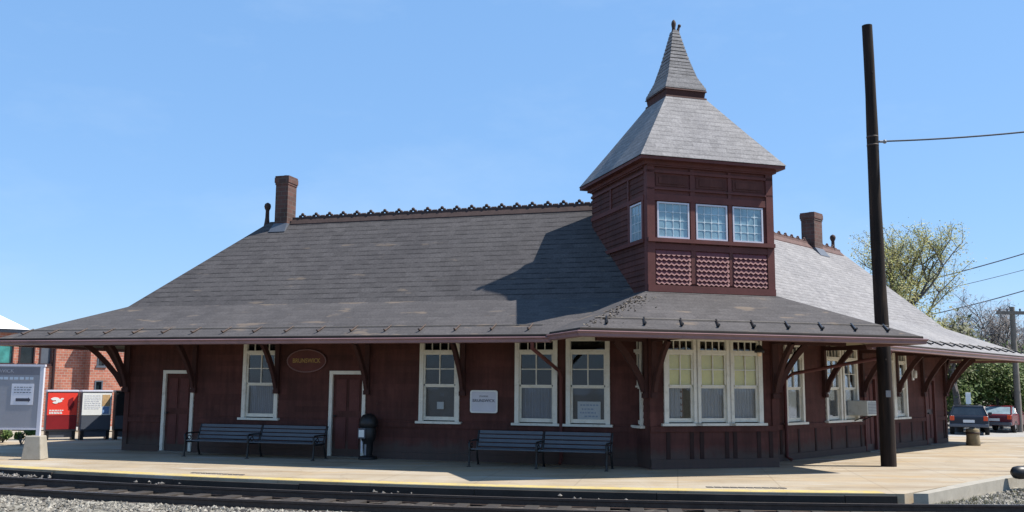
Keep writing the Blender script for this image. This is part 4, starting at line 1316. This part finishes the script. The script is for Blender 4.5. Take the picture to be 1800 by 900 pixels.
mb = MB(); mb.prism([(-.55, -.0375, 1.30), (-.27, -.0375, 1.30), (-.27, -.0375, 1.28), (-.22, -.0375, 1.335), (-.27, -.0375, 1.39), (-.27, -.0375, 1.37), (-.55, -.0375, 1.37)], (0, -.0035, 0)); mb.build('arrow', M['ink'], ib)
for z in (1.62, 1.56, 1.50):
    mb = MB(); x = -.6
    while x < -.24:
        w = rr.uniform(.03, .08); mb.box(x, min(x + w, -.22), -.040, -.0375, z - .008, z + .008); x += w + .02
    mb.build('notice_print', M['slate_panel'], ib)

# display cases behind it
def case(P0, ang, label, kind):
    root = empty('display_case', P0, ang, label, 'display case', 'display cases in a row behind the information board')
    root.scale = (.98, 1, .91)
    w = .44
    mb = MB(); mb.box(-w, w, -.20, .22, .30, 1.58); mb.build('cabinet', M['slate_panel'] if kind != 'dark' else M['black_plastic'], root, bevel=.02)
    mb = MB(); mb.box(-w - .015, w + .015, -.235, .235, 1.582, 1.65); mb.build('top', M['lavender_metal'] if kind != 'dark' else M['black_metal'], root, bevel=.012)
    for sx in (-1, 1):
        mb = MB(); mb.box(sx * w * .85 - .05, sx * w * .85 + .05, -.18, .2, 0, .30); mb.build('leg', M['black_metal'], root)
    mb = MB(); mb.box(-w * .78, w * .78, -.16, .18, .09, .295); mb.build('plinth', M['slate_panel'], root)
    pm = {'red': M['red_panel'], 'white': M['paper'], 'dark': M['black_plastic']}[kind]
    mb = MB(); mb.box(-w + .02, w - .02, -.222, -.201, .82, 1.56); mb.build('poster', pm, root)
    mb = MB(); mb.box(-w + .02, w - .02, -.225, -.201, .36, .80); mb.build('lower_panel', M['dark_red'] if kind == 'red' else M['slate_panel'], root)  # on the red case the darker red paints in shadow below the poster
    rr = random.Random(7 if kind == 'red' else 3)
    y0, y1 = -.227, -.2225
    if kind == 'red':
        mb = MB()
        for (x, z, sx, sz) in ((-.22, 1.36, .13, .055), (-.10, 1.30, .10, .06), (-.20, 1.24, .08, .04), (-.02, 1.36, .05, .03)):
            P = [(x + sx * cos(2 * pi * i / 12) * rr.uniform(.8, 1.1), y1, z + sz * sin(2 * pi * i / 12) * rr.uniform(.8, 1.1)) for i in range(12)]
            mb.prism(P[::-1], (0, y0 - y1, 0)); y0 -= .001; y1 -= .001
        mb.build('poster_emblem', M['paper'], root); mb = MB()
        for z in (.98, .92, .88):
            x = -.36
            while x < -.0:
                ww = rr.uniform(.03, .08); mb.box(x, x + ww, -.227, -.2225, z - .016, z + .016); x += ww + .015
        mb.build('poster_print', M['paper'], root)
        mb = MB(); n_ = 14
        P = [(.23 + .12 * cos(2 * pi * i / n_) * rr.uniform(.6, 1.1), -.2225, 1.19 + .27 * sin(2 * pi * i / n_) * rr.uniform(.6, 1.1)) for i in range(n_)]
        mb.prism(P[::-1], (0, -.004, 0)); mb.build('poster_picture', M['dark_red'], root)
    if kind == 'white':
        mb = MB()
        for z in (1.47, 1.40, 1.34, 1.28, 1.22, 1.16, 1.10, 1.04):
            x = -.36
            while x < .08:
                ww = rr.uniform(.03, .09); mb.box(x, min(x + ww, .1), -.227, -.2225, z - .010, z + .010); x += ww + .025
        mb.build('poster_print', M['pale_panel'], root)
        mb = MB(); mb.box(.15, .38, -.227, -.2225, 1.12, 1.50); mb.build('poster_picture', M['tan_print'], root)
        mb = MB(); mb.box(.17, .36, -.2275, -.2225, .86, 1.10); mb.build('poster_picture', M['blue_print'], root)
    return root
fa = radians(32)
cdir = Vector((cos(radians(20)), sin(radians(20)), 0))
c0 = Vector((-13.72, 29.5, 0))
case(c0, fa, 'red poster display case with white markings behind the information board', 'red')
case(c0 + cdir * .96, fa, 'display case with a white printed poster next to the red one', 'white')
case(c0 + cdir * 1.92, fa, 'plain black display case at the end of the row by the station corner', 'dark')

# ------------------------------------------------------------------ brick building far left
bb = empty('brick_building', (-22, 46, -.40), radians(45), 'long low brick building with dark windows and a white roof behind the display cases', 'building')
def wall_uv(mb, x0, x1, y, z0, z1, ops):
    xsv = sorted({x0, x1, *[o[0] for o in ops], *[o[1] for o in ops]}); zsv = sorted({z0, z1, *[o[2] for o in ops], *[o[3] for o in ops]})
    for a, b_ in zip(xsv[:-1], xsv[1:]):
        for c, d in zip(zsv[:-1], zsv[1:]):
            if any(a >= o[0] - 1e-6 and b_ <= o[1] + 1e-6 and c >= o[2] - 1e-6 and d <= o[3] + 1e-6 for o in ops): continue
            mb.add([(a, y, c), (b_, y, c), (b_, y, d), (a, y, d)], [(0, 1, 2, 3)], uvs=[[(a, c), (b_, c), (b_, d), (a, d)]])
mb = MB()
ops1 = [(-3.7, -2.75, 3.0, 4.0), (-2.5, -1.74, 3.0, 4.0), (-1.495, -.793, 3.0, 4.0), (-.586, -.02, 3.0, 4.0)]
wall_uv(mb, -12, 1.58, 0, 0, 4.4, ops1)
mb.add([(-12, 9, 0), (-12, 0, 0), (-12, 0, 4.4), (-12, 9, 4.4)], [(0, 1, 2, 3)], uvs=[[(0, 0), (9, 0), (9, 4), (0, 4)]])
ops2 = [(1.906, 2.295, 2.95, 3.38), (1.85, 2.24, 1.78, 2.22), (3.4, 3.8, 2.95, 3.38), (3.4, 3.8, 1.78, 2.22)]
wall_uv(mb, 1.58, 9.0, -.6, 0, 4.4, ops2)
for xx in (1.58, 9.0):
    P = [(xx, -.6, 0), (xx, 9, 0), (xx, 9, 4.4), (xx, -.6, 4.4)]
    mb.add(P, [(0, 1, 2, 3)], uvs=[[(p[1], p[2]) for p in P]])
mb.build('wall', M['brick'], bb)
for i, o in enumerate(ops1 + ops2):
    y = 0 if i < 4 else -.6
    f_ = MB(); x0, x1, z0, z1 = o
    f_.box(x0 - .0, x0 + .06, y - .03, y + .12, z0, z1); f_.box(x1 - .06, x1, y - .03, y + .12, z0, z1); f_.box(x0 + .06, x1 - .06, y - .03, y + .12, z1 - .06, z1)
    f_.box(x0 - .06, x1 + .06, y - .06, y + .12, z0 - .10, z0 - .001)
    fr = f_.build('window', M['maroon_dark'] if i < 4 else M['slate_panel'], bb)
    g = MB(); g.box(x0 + .06, x1 - .06, y + .06, y + .08, z0, z1 - .06)
    g.build('pane', (M['teal_glass'], M['teal_glass'], M['dark_glass'], M['slate_panel'])[i] if i < 4 else M['dark_glass'], fr)
mb = MB(); mb.tube([(.08, -.08, 0), (.08, -.08, 4.4)], .07, 8); mb.build('downpipe', M['maroon_dark'], bb)
mb = MB(); mb.box(1.4, 9.25, -.8, 9.2, 4.4, 4.56); mb.box(-12.2, 1.4, -.2, 9.2, 4.4, 4.56); mb.build('eave', M['slate_panel'], bb)
mb = MB()
mb.add([(-12.2, -.3, 4.563), (-1.2, -.3, 4.563), (-1.2, 9.2, 4.563), (-12.2, 9.2, 4.563), (-11.6, 4.4, 6.4), (-3.2, 4.4, 6.4)], [(0, 1, 5, 4), (2, 3, 4, 5), (1, 2, 5), (3, 0, 4)])
mb.build('roof', M['white_roof'], bb)
# low kerb shrubs in front of it
def leaf_blob(mb, c, r, n, rr, size=(.06, .12), sq=(1, 1, .8)):
    for i in range(n):
        while True:
            p = Vector((rr.uniform(-1, 1), rr.uniform(-1, 1), rr.uniform(-1, 1)))
            if .25 < p.length < 1: break
        p = Vector((c[0] + p.x * r * sq[0], c[1] + p.y * r * sq[1], c[2] + p.z * r * sq[2]))
        a = Vector((rr.gauss(0, 1), rr.gauss(0, 1), rr.gauss(0, 1))).normalized(); b_ = a.orthogonal().normalized()
        s = rr.uniform(*size)
        mb.add([p - a * s, p - b_ * s * .5, p + a * s, p + b_ * s * .5], [(0, 1, 2, 3)])
rr = random.Random(21)
for k_, (x, y, r, m_, lb) in enumerate(((-13.55, 26.9, .20, 'green', 'small dark shrub at the foot of the information board'), (-14.6, 27.9, .36, 'weed', 'pale dry shrub behind the left part of the information board'))):
    sh = empty('shrub', (x, y, 0), 0, lb, 'shrub')
    mb = MB()
    for q_ in range(6): leaf_blob(mb, (rr.gauss(0, .3), rr.gauss(0, .15), .26 + rr.uniform(-.05, .12)), r * .7, 160, rr, (.03, .07))
    mb.build('foliage', M[m_], sh)
    mb = MB()
    for q_ in range(5): mb.tube([(0, 0, 0), (rr.uniform(-.25, .25), rr.uniform(-.12, .12), .3)], [.015, .006], 5)
    mb.build('stem', M['bark'], sh)

# ------------------------------------------------------------------ cars
def car(P0, ang, paintm, glassm, label, L=4.5, Wd=1.78, H=1.55, hatch=.45):
    root = empty('parked_car', P0, ang, label, 'car')     # rear bumper at the origin, nose towards +y
    root.scale = (.94, .94, .93)
    h = Wd / 2
    body = MB()
    prof = [(.02, .38), (0, .55), (.03, .92), (.16, 1.0), (L - 1.35, .98), (L - .35, .88), (L - .05, .72), (L, .50), (L - .06, .34)]
    body.prism([(-h, y, z) for y, z in prof], (Wd, 0, 0))
    bd = body.build('body', paintm, root, bevel=.07, seg=3)
    y0, y1 = .16, L - 1.3; t0, t1 = y0 + hatch, y1 - .85
    g = MB(); g.frustum((-h + .06, h - .06, y0 + .02, y1), (-h + .22, h - .22, t0, t1), .985, H - .05)
    g.build('window_glass', glassm, root, bevel=.03)
    rf = MB(); rf.frustum((-h + .20, h - .20, t0 - .04, t1 + .05), (-h + .30, h - .30, t0 + .15, t1 - .15), H - .052, H + .01); rf.build('roof', paintm, root, bevel=.02)
    for sx in (-1, 1):
        for (ya, za, yb, zb) in ((y0, .98, t0, H - .04), (y0 + 1.05, .98, t0 + .6, H - .04), ((y0 + y1) / 2 + .25, .98, (t0 + t1) / 2 + .25, H - .04), (y1, .98, t1, H - .04)):
            pl = MB(); pl.tube([(sx * (h - .06), ya, za), (sx * (h - .225), yb, zb)], .045, 6); pl.build('pillar', paintm, root)
    for sx in (-1, 1):
        for yy in (.80, L - .85):
            t = MB(); t.T = Matrix.Translation((sx * (h - .10), yy, .33)) @ Matrix.Rotation(pi / 2, 4, 'Y')
            t.lathe([(.20, -.10), (.31, -.11), (.33, -.08), (.33, .08), (.31, .11), (.20, .10)], n=20)
            ty = t.build('wheel', M['tyre'], root)
            t = MB(); t.T = Matrix.Translation((sx * (h - .10), yy, .33)) @ Matrix.Rotation(pi / 2, 4, 'Y')
            t.lathe([(0, sx * .085), (.10, sx * .09), (.20, sx * .06), (.205, -sx * .06)], n=14); t.build('rim', M['rim'], ty)
        t = MB(); t.box(sx * (h - .14) - .10, sx * (h - .14) + .10, -.02, .10, .72, .94); t.build('tail_light', M['tail'], root, bevel=.02)
        t = MB(); t.box(sx * (h - .22) - .15, sx * (h - .22) + .15, L - .12, L - .0, .62, .76); t.build('headlight', M['rim'], root, bevel=.02)
        t = MB(); t.box(min(sx * h, sx * (h + .18)), max(sx * h, sx * (h + .18)), y1 - .15, y1 - .05, .95, 1.09); t.build('wing_mirror', paintm, root, bevel=.02)
    t = MB(); t.box(-h + .02, h - .02, -.08, .12, .40, .56); t.build('bumper', M['slate_panel'], root, bevel=.03)
    t = MB(); t.box(-.26, .26, -.03, .0, .62, .76); t.build('number_plate', M['plate'], root)
    return root
car((21.55, 45.5, -.40), radians(-26), M['car_blue'], M['car_glass'], 'dark blue estate car parked tail on beside the end of the station', 4.5, 1.8, 1.46, .30)
car((24.1, 48.2, -.40), radians(-40), M['car_red'], M['bright_glass'], 'red hatchback with a bright sloping rear window beyond the blue car', 4.2, 1.72, 1.42, .85)

# ------------------------------------------------------------------ far utility pole
fp = empty('utility_pole', (25.75, 49, -.40), 0, 'distant grey pole with one crossarm among the bare trees', 'pole')
mb = MB(); mb.tube([(0, 0, 0), (0, 0, 6.35)], [.17, .12], 10); mb.build('pole', M['grey_wood'], fp)
mb = MB(); mb.box(-.85, .95, -.15, -.05, 5.95, 6.12); mb.build('crossarm', M['grey_wood'], fp)
for xx in (-.7, -.3, .35, .8):
    mb = MB(); mb.lathe([(.02, 6.12), (.05, 6.16), (.05, 6.24), (0, 6.27)], (xx, -.1, 0), 8)
    mb.build('insulator', M['slate_panel'], fp)

# ------------------------------------------------------------------ trees
def grow(rr, base, h, spread, depth=4, r0=.16, lean=(0, 0), split=3, upright=.5):
    """recursive limbs; returns (paths, tips)"""
    limbs = []; tips = []
    def rec(p, d, ln, r, k):
        n = 4; pts = [p]; q = p.copy(); dd = d.copy()
        for i in range(n):
            dd = (dd + Vector((rr.gauss(0, .10), rr.gauss(0, .10), upright * .10))).normalized()
            q = q + dd * (ln / n); pts.append(q.copy())
        limbs.append((pts, [r * (1 - .45 * i / n) for i in range(n + 1)], k))
        if k <= 1: tips.extend(pts[1:])
        elif k == 2: tips.extend(pts[3:])
        if k == 0: return
        for j in range(split + (1 if k > 1 else 0)):
            a = rr.uniform(0, 2 * pi); t_ = rr.uniform(.35, 1.0)
            q2 = pts[min(n, int(t_ * n) + (1 if j else 0))]
            side = Vector((cos(a), sin(a), 0)); 
            nd = (dd * rr.uniform(.6, 1.1) + side * rr.uniform(.4, .9) * spread).normalized()
            rec(q2, nd, ln * rr.uniform(.55, .78), r * .55, k - 1)
    rec(Vector(base), Vector((lean[0], lean[1], 1)).normalized(), h, r0, depth)
    return limbs, tips
def tree(loc, label, cat, seed, h, spread, depth, r0, leaf, nleaf, size, rad, bark='bark', group=None, split=3, upright=.5, name='tree', H=None, R=None):
    rr = random.Random(seed)
    loc = (loc[0], loc[1], -.40)
    if H: H += .40
    root = empty(name, loc, 0, label, cat, group)
    limbs, tips = grow(rr, (0, 0, -.1), h, spread, depth, r0, split=split, upright=upright)
    if H:
        tx_ = sorted(p.x for p in tips)[len(tips) // 2]; ty_ = sorted(p.y for p in tips)[len(tips) // 2]; zt_ = max(p.z for p in tips)
        def ct(p): return Vector((p.x - tx_ * min(1, max(0, p.z / zt_)), p.y - ty_ * min(1, max(0, p.z / zt_)), p.z))
        limbs = [([ct(p) for p in pts], rs, k) for pts, rs, k in limbs]; tips = [ct(p) for p in tips]
        zm = max(p.z for p in tips); rm = sorted(max(abs(p.x), abs(p.y)) for p in tips)[int(len(tips) * .93)]
        kz, kr = (H - rad) / zm, (R - rad * .5) / rm
        seen = {}
        def fx(p): return Vector((p.x * kr, p.y * kr, p.z * kz))
        limbs = [([fx(p) for p in pts], rs, k) for pts, rs, k in limbs]; tips = [fx(p) for p in tips]
    mb = MB()
    for pts, rs, k in limbs:
        mb.tube(pts, [max(x, .008) for x in rs], 7 if k > 2 else (5 if k > 0 else 3), caps=False)
    mb.build('trunk', M[bark], root)
    mb = MB()
    for i in range(nleaf):
        t_ = rr.choice(tips[::2] if leaf == 'bud' else tips)
        p = t_ + Vector((rr.gauss(0, rad), rr.gauss(0, rad), rr.gauss(0, rad)))
        a = Vector((rr.gauss(0, 1), rr.gauss(0, 1), rr.gauss(0, 1) + (.8 if leaf in ('twig', 'brown') else 0))).normalized(); b_ = a.orthogonal().normalized(); s = rr.uniform(*size)
        w = .5 if leaf not in ('twig', 'brown') else .06
        mb.add([p - a * s, p - b_ * s * w, p + a * s, p + b_ * s * w], [(0, 1, 2, 3)])
    mb.build('crown', M[leaf], root)
    return root
tree((18.35, 46, 0), 'tall budding tree with thin yellow-green spring foliage behind the receding wing', 'tree', 5, 3.3, .85, 4, .20, 'bud', 26000, (.028, .07), .18, split=3, upright=.8, H=9.8, R=2.75)
BT = 'bare trees by the car park'
tree((25.3, 53.0, 0), 'bare grey tree just right of the yellow-green budding tree', 'tree', 13, 2.2, 1.1, 4, .13, 'twig', 3000, (.12, .30), .18, 'bark_grey', BT, upright=.8, name='bare_tree', H=7.6, R=2.4)
tree((26.4, 52, 0), 'low spreading bare tree in front of the far pole', 'tree', 17, 1.9, 1.2, 4, .12, 'twig', 3000, (.12, .30), .18, 'bark_grey', BT, upright=.7, name='bare_tree', H=6.6, R=2.4)
tree((29.0, 53, 0), 'bare tree farthest along the car park edge', 'tree', 23, 2.0, 1.1, 4, .12, 'twig', 3000, (.12, .30), .18, 'bark_grey', BT, upright=.7, name='bare_tree', H=6.2, R=2.4)
tree((22.45, 48.6, 0), 'dark straight trunked tree behind the small white sign', 'tree', 31, 2.8, .5, 3, .24, 'olive', 2200, (.08, .18), .35, upright=1.2, H=5.6, R=1.6)
for bx_, by_, bh_, sd_, lb_ in ((22.6, 50.5, 3.9, 91, 'round green bush rising behind the roof of the blue car'), (24.6, 51.5, 3.6, 92, 'green bush behind the small white sign and the red car'), (26.6, 51, 4.0, 93, 'green bush at the foot of the far pole'), (29.0, 52.5, 3.9, 94, 'green bush farthest out along the car park')):
    tree((bx_, by_, 0), lb_, 'bush', sd_, 1.0, 1.5, 3, .07, 'green', 5200, (.06, .14), .36, upright=.2, group='bushes along the car park', name='bush', H=bh_, R=1.5)
# bushy woods behind the car park
spec = [(20.6, 58, 'olive', 4.6), (24.0, 57, 'green', 3.9), (27.2, 58, 'olive', 4.3), (30.2, 57, 'green', 4.2), (33.6, 59, 'olive', 4.6), (37, 60, 'green', 4.4),
        (22.2, 64, 'brown', 6.6), (26.3, 65, 'brown', 6.9), (30.2, 66, 'brown', 6.4), (34.6, 66, 'brown', 6.8), (39.0, 66, 'brown', 6.4)]
words = {'green': 'bushy green tree', 'olive': 'olive tinted leafy tree', 'brown': 'hazy brown leafless tree'}
where = ['hidden low behind the station end', 'straight behind the blue car', 'behind the red car', 'beyond the far pole', 'right of the far pole at the frame edge', 'outermost on the car park border',
         'rising behind the station end', 'in the back row behind the red car', 'in the back row left of the far pole', 'in the back row right of the far pole', 'at the outer end of the back row']
for i, (x, y, lf, h) in enumerate(spec):
    if lf == 'brown':
        tree((x, y, 0), words[lf] + ' ' + where[i], 'tree', 40 + i, 2.3, 1.0, 4, .13, 'brown', 4200, (.15, .35), .3, upright=.8, group='trees behind the car park', H=h, R=2.8)
    else:
        tree((x, y, 0), words[lf] + ' ' + where[i], 'tree', 40 + i, 1.4, 1.3, 3, .15, lf, 6500, (.09, .20), .55, group='trees behind the car park', upright=.3, H=h, R=2.4)
tree((-23.8, 60, 0), 'dark tree top showing over the white roof beside the station eave', 'tree', 77, 2.0, .8, 4, .16, 'green', 4000, (.08, .2), .3, upright=.9, H=5.6, R=1.8)

# ------------------------------------------------------------------ camera
cam = bpy.data.cameras.new('camera'); co = bpy.data.objects.new('camera', cam); COL.objects.link(co)
cam.sensor_width = 36; cam.lens = 36 * 1677.48 / 1800; cam.clip_start = .1; cam.clip_end = 6000
P_, R_ = radians(7.7158), radians(.4495)
f = Vector((0, cos(P_), sin(P_))); r0 = Vector((1, 0, 0)); u0 = r0.cross(f)
r = r0 * cos(R_) + u0 * sin(R_); u = -r0 * sin(R_) + u0 * cos(R_)
mw = Matrix((r, u, -f)).transposed().to_4x4(); mw.translation = Vector((0, 0, 1.75))
co.matrix_world = mw
SC.camera = co

# ------------------------------------------------------------------ light
AZ, EL = radians(0), radians(54.5)
sd = Vector((cos(AZ) * cos(EL), sin(AZ) * cos(EL), sin(EL)))
sun = bpy.data.lights.new('sun', 'SUN'); sun.energy = 5.0; sun.angle = radians(.5); sun.color = (1, .95, .87)
so_ = bpy.data.objects.new('sun', sun); COL.objects.link(so_); so_.rotation_euler = sd.to_track_quat('Z', 'Y').to_euler(); so_.location = (20, 10, 30)
w = bpy.data.worlds.new('World'); SC.world = w; w.use_nodes = True
nt = w.node_tree; bg = nt.nodes['Background']
sky = nt.nodes.new('ShaderNodeTexSky'); sky.sky_type = 'NISHITA'; sky.sun_disc = False
sky.sun_elevation = EL; sky.sun_rotation = pi / 2 - AZ; sky.air_density = 1.0; sky.dust_density = .2; sky.ozone_density = 3.0
mx = nt.nodes.new('ShaderNodeMix'); mx.data_type = 'RGBA'; mx.inputs[0].default_value = .6
nt.links.new(sky.outputs[0], mx.inputs[6]); mx.inputs[7].default_value = (1.45, 3.1, 5.9, 1)      # clear spring air: flatter, deeper blue
tc = nt.nodes.new('ShaderNodeTexCoord'); cn = noise(nt, tc.outputs['Generated'], 2.2, 7, .62, (1.2, .8, 3.0))
cm = ramp(nt, cn, [(.50, (0, 0, 0)), (.80, (.22, .22, .22))])
m2 = nt.nodes.new('ShaderNodeMix'); m2.data_type = 'RGBA'; nt.links.new(cm, m2.inputs[0]); nt.links.new(mx.outputs[2], m2.inputs[6]); m2.inputs[7].default_value = (4.2, 5.2, 6.4, 1)
nt.links.new(m2.outputs[2], bg.inputs[0]); bg.inputs[1].default_value = .10
SC.view_settings.view_transform = 'Standard'; SC.view_settings.look = 'None'; SC.view_settings.exposure = 0.8; SC.view_settings.gamma = 1
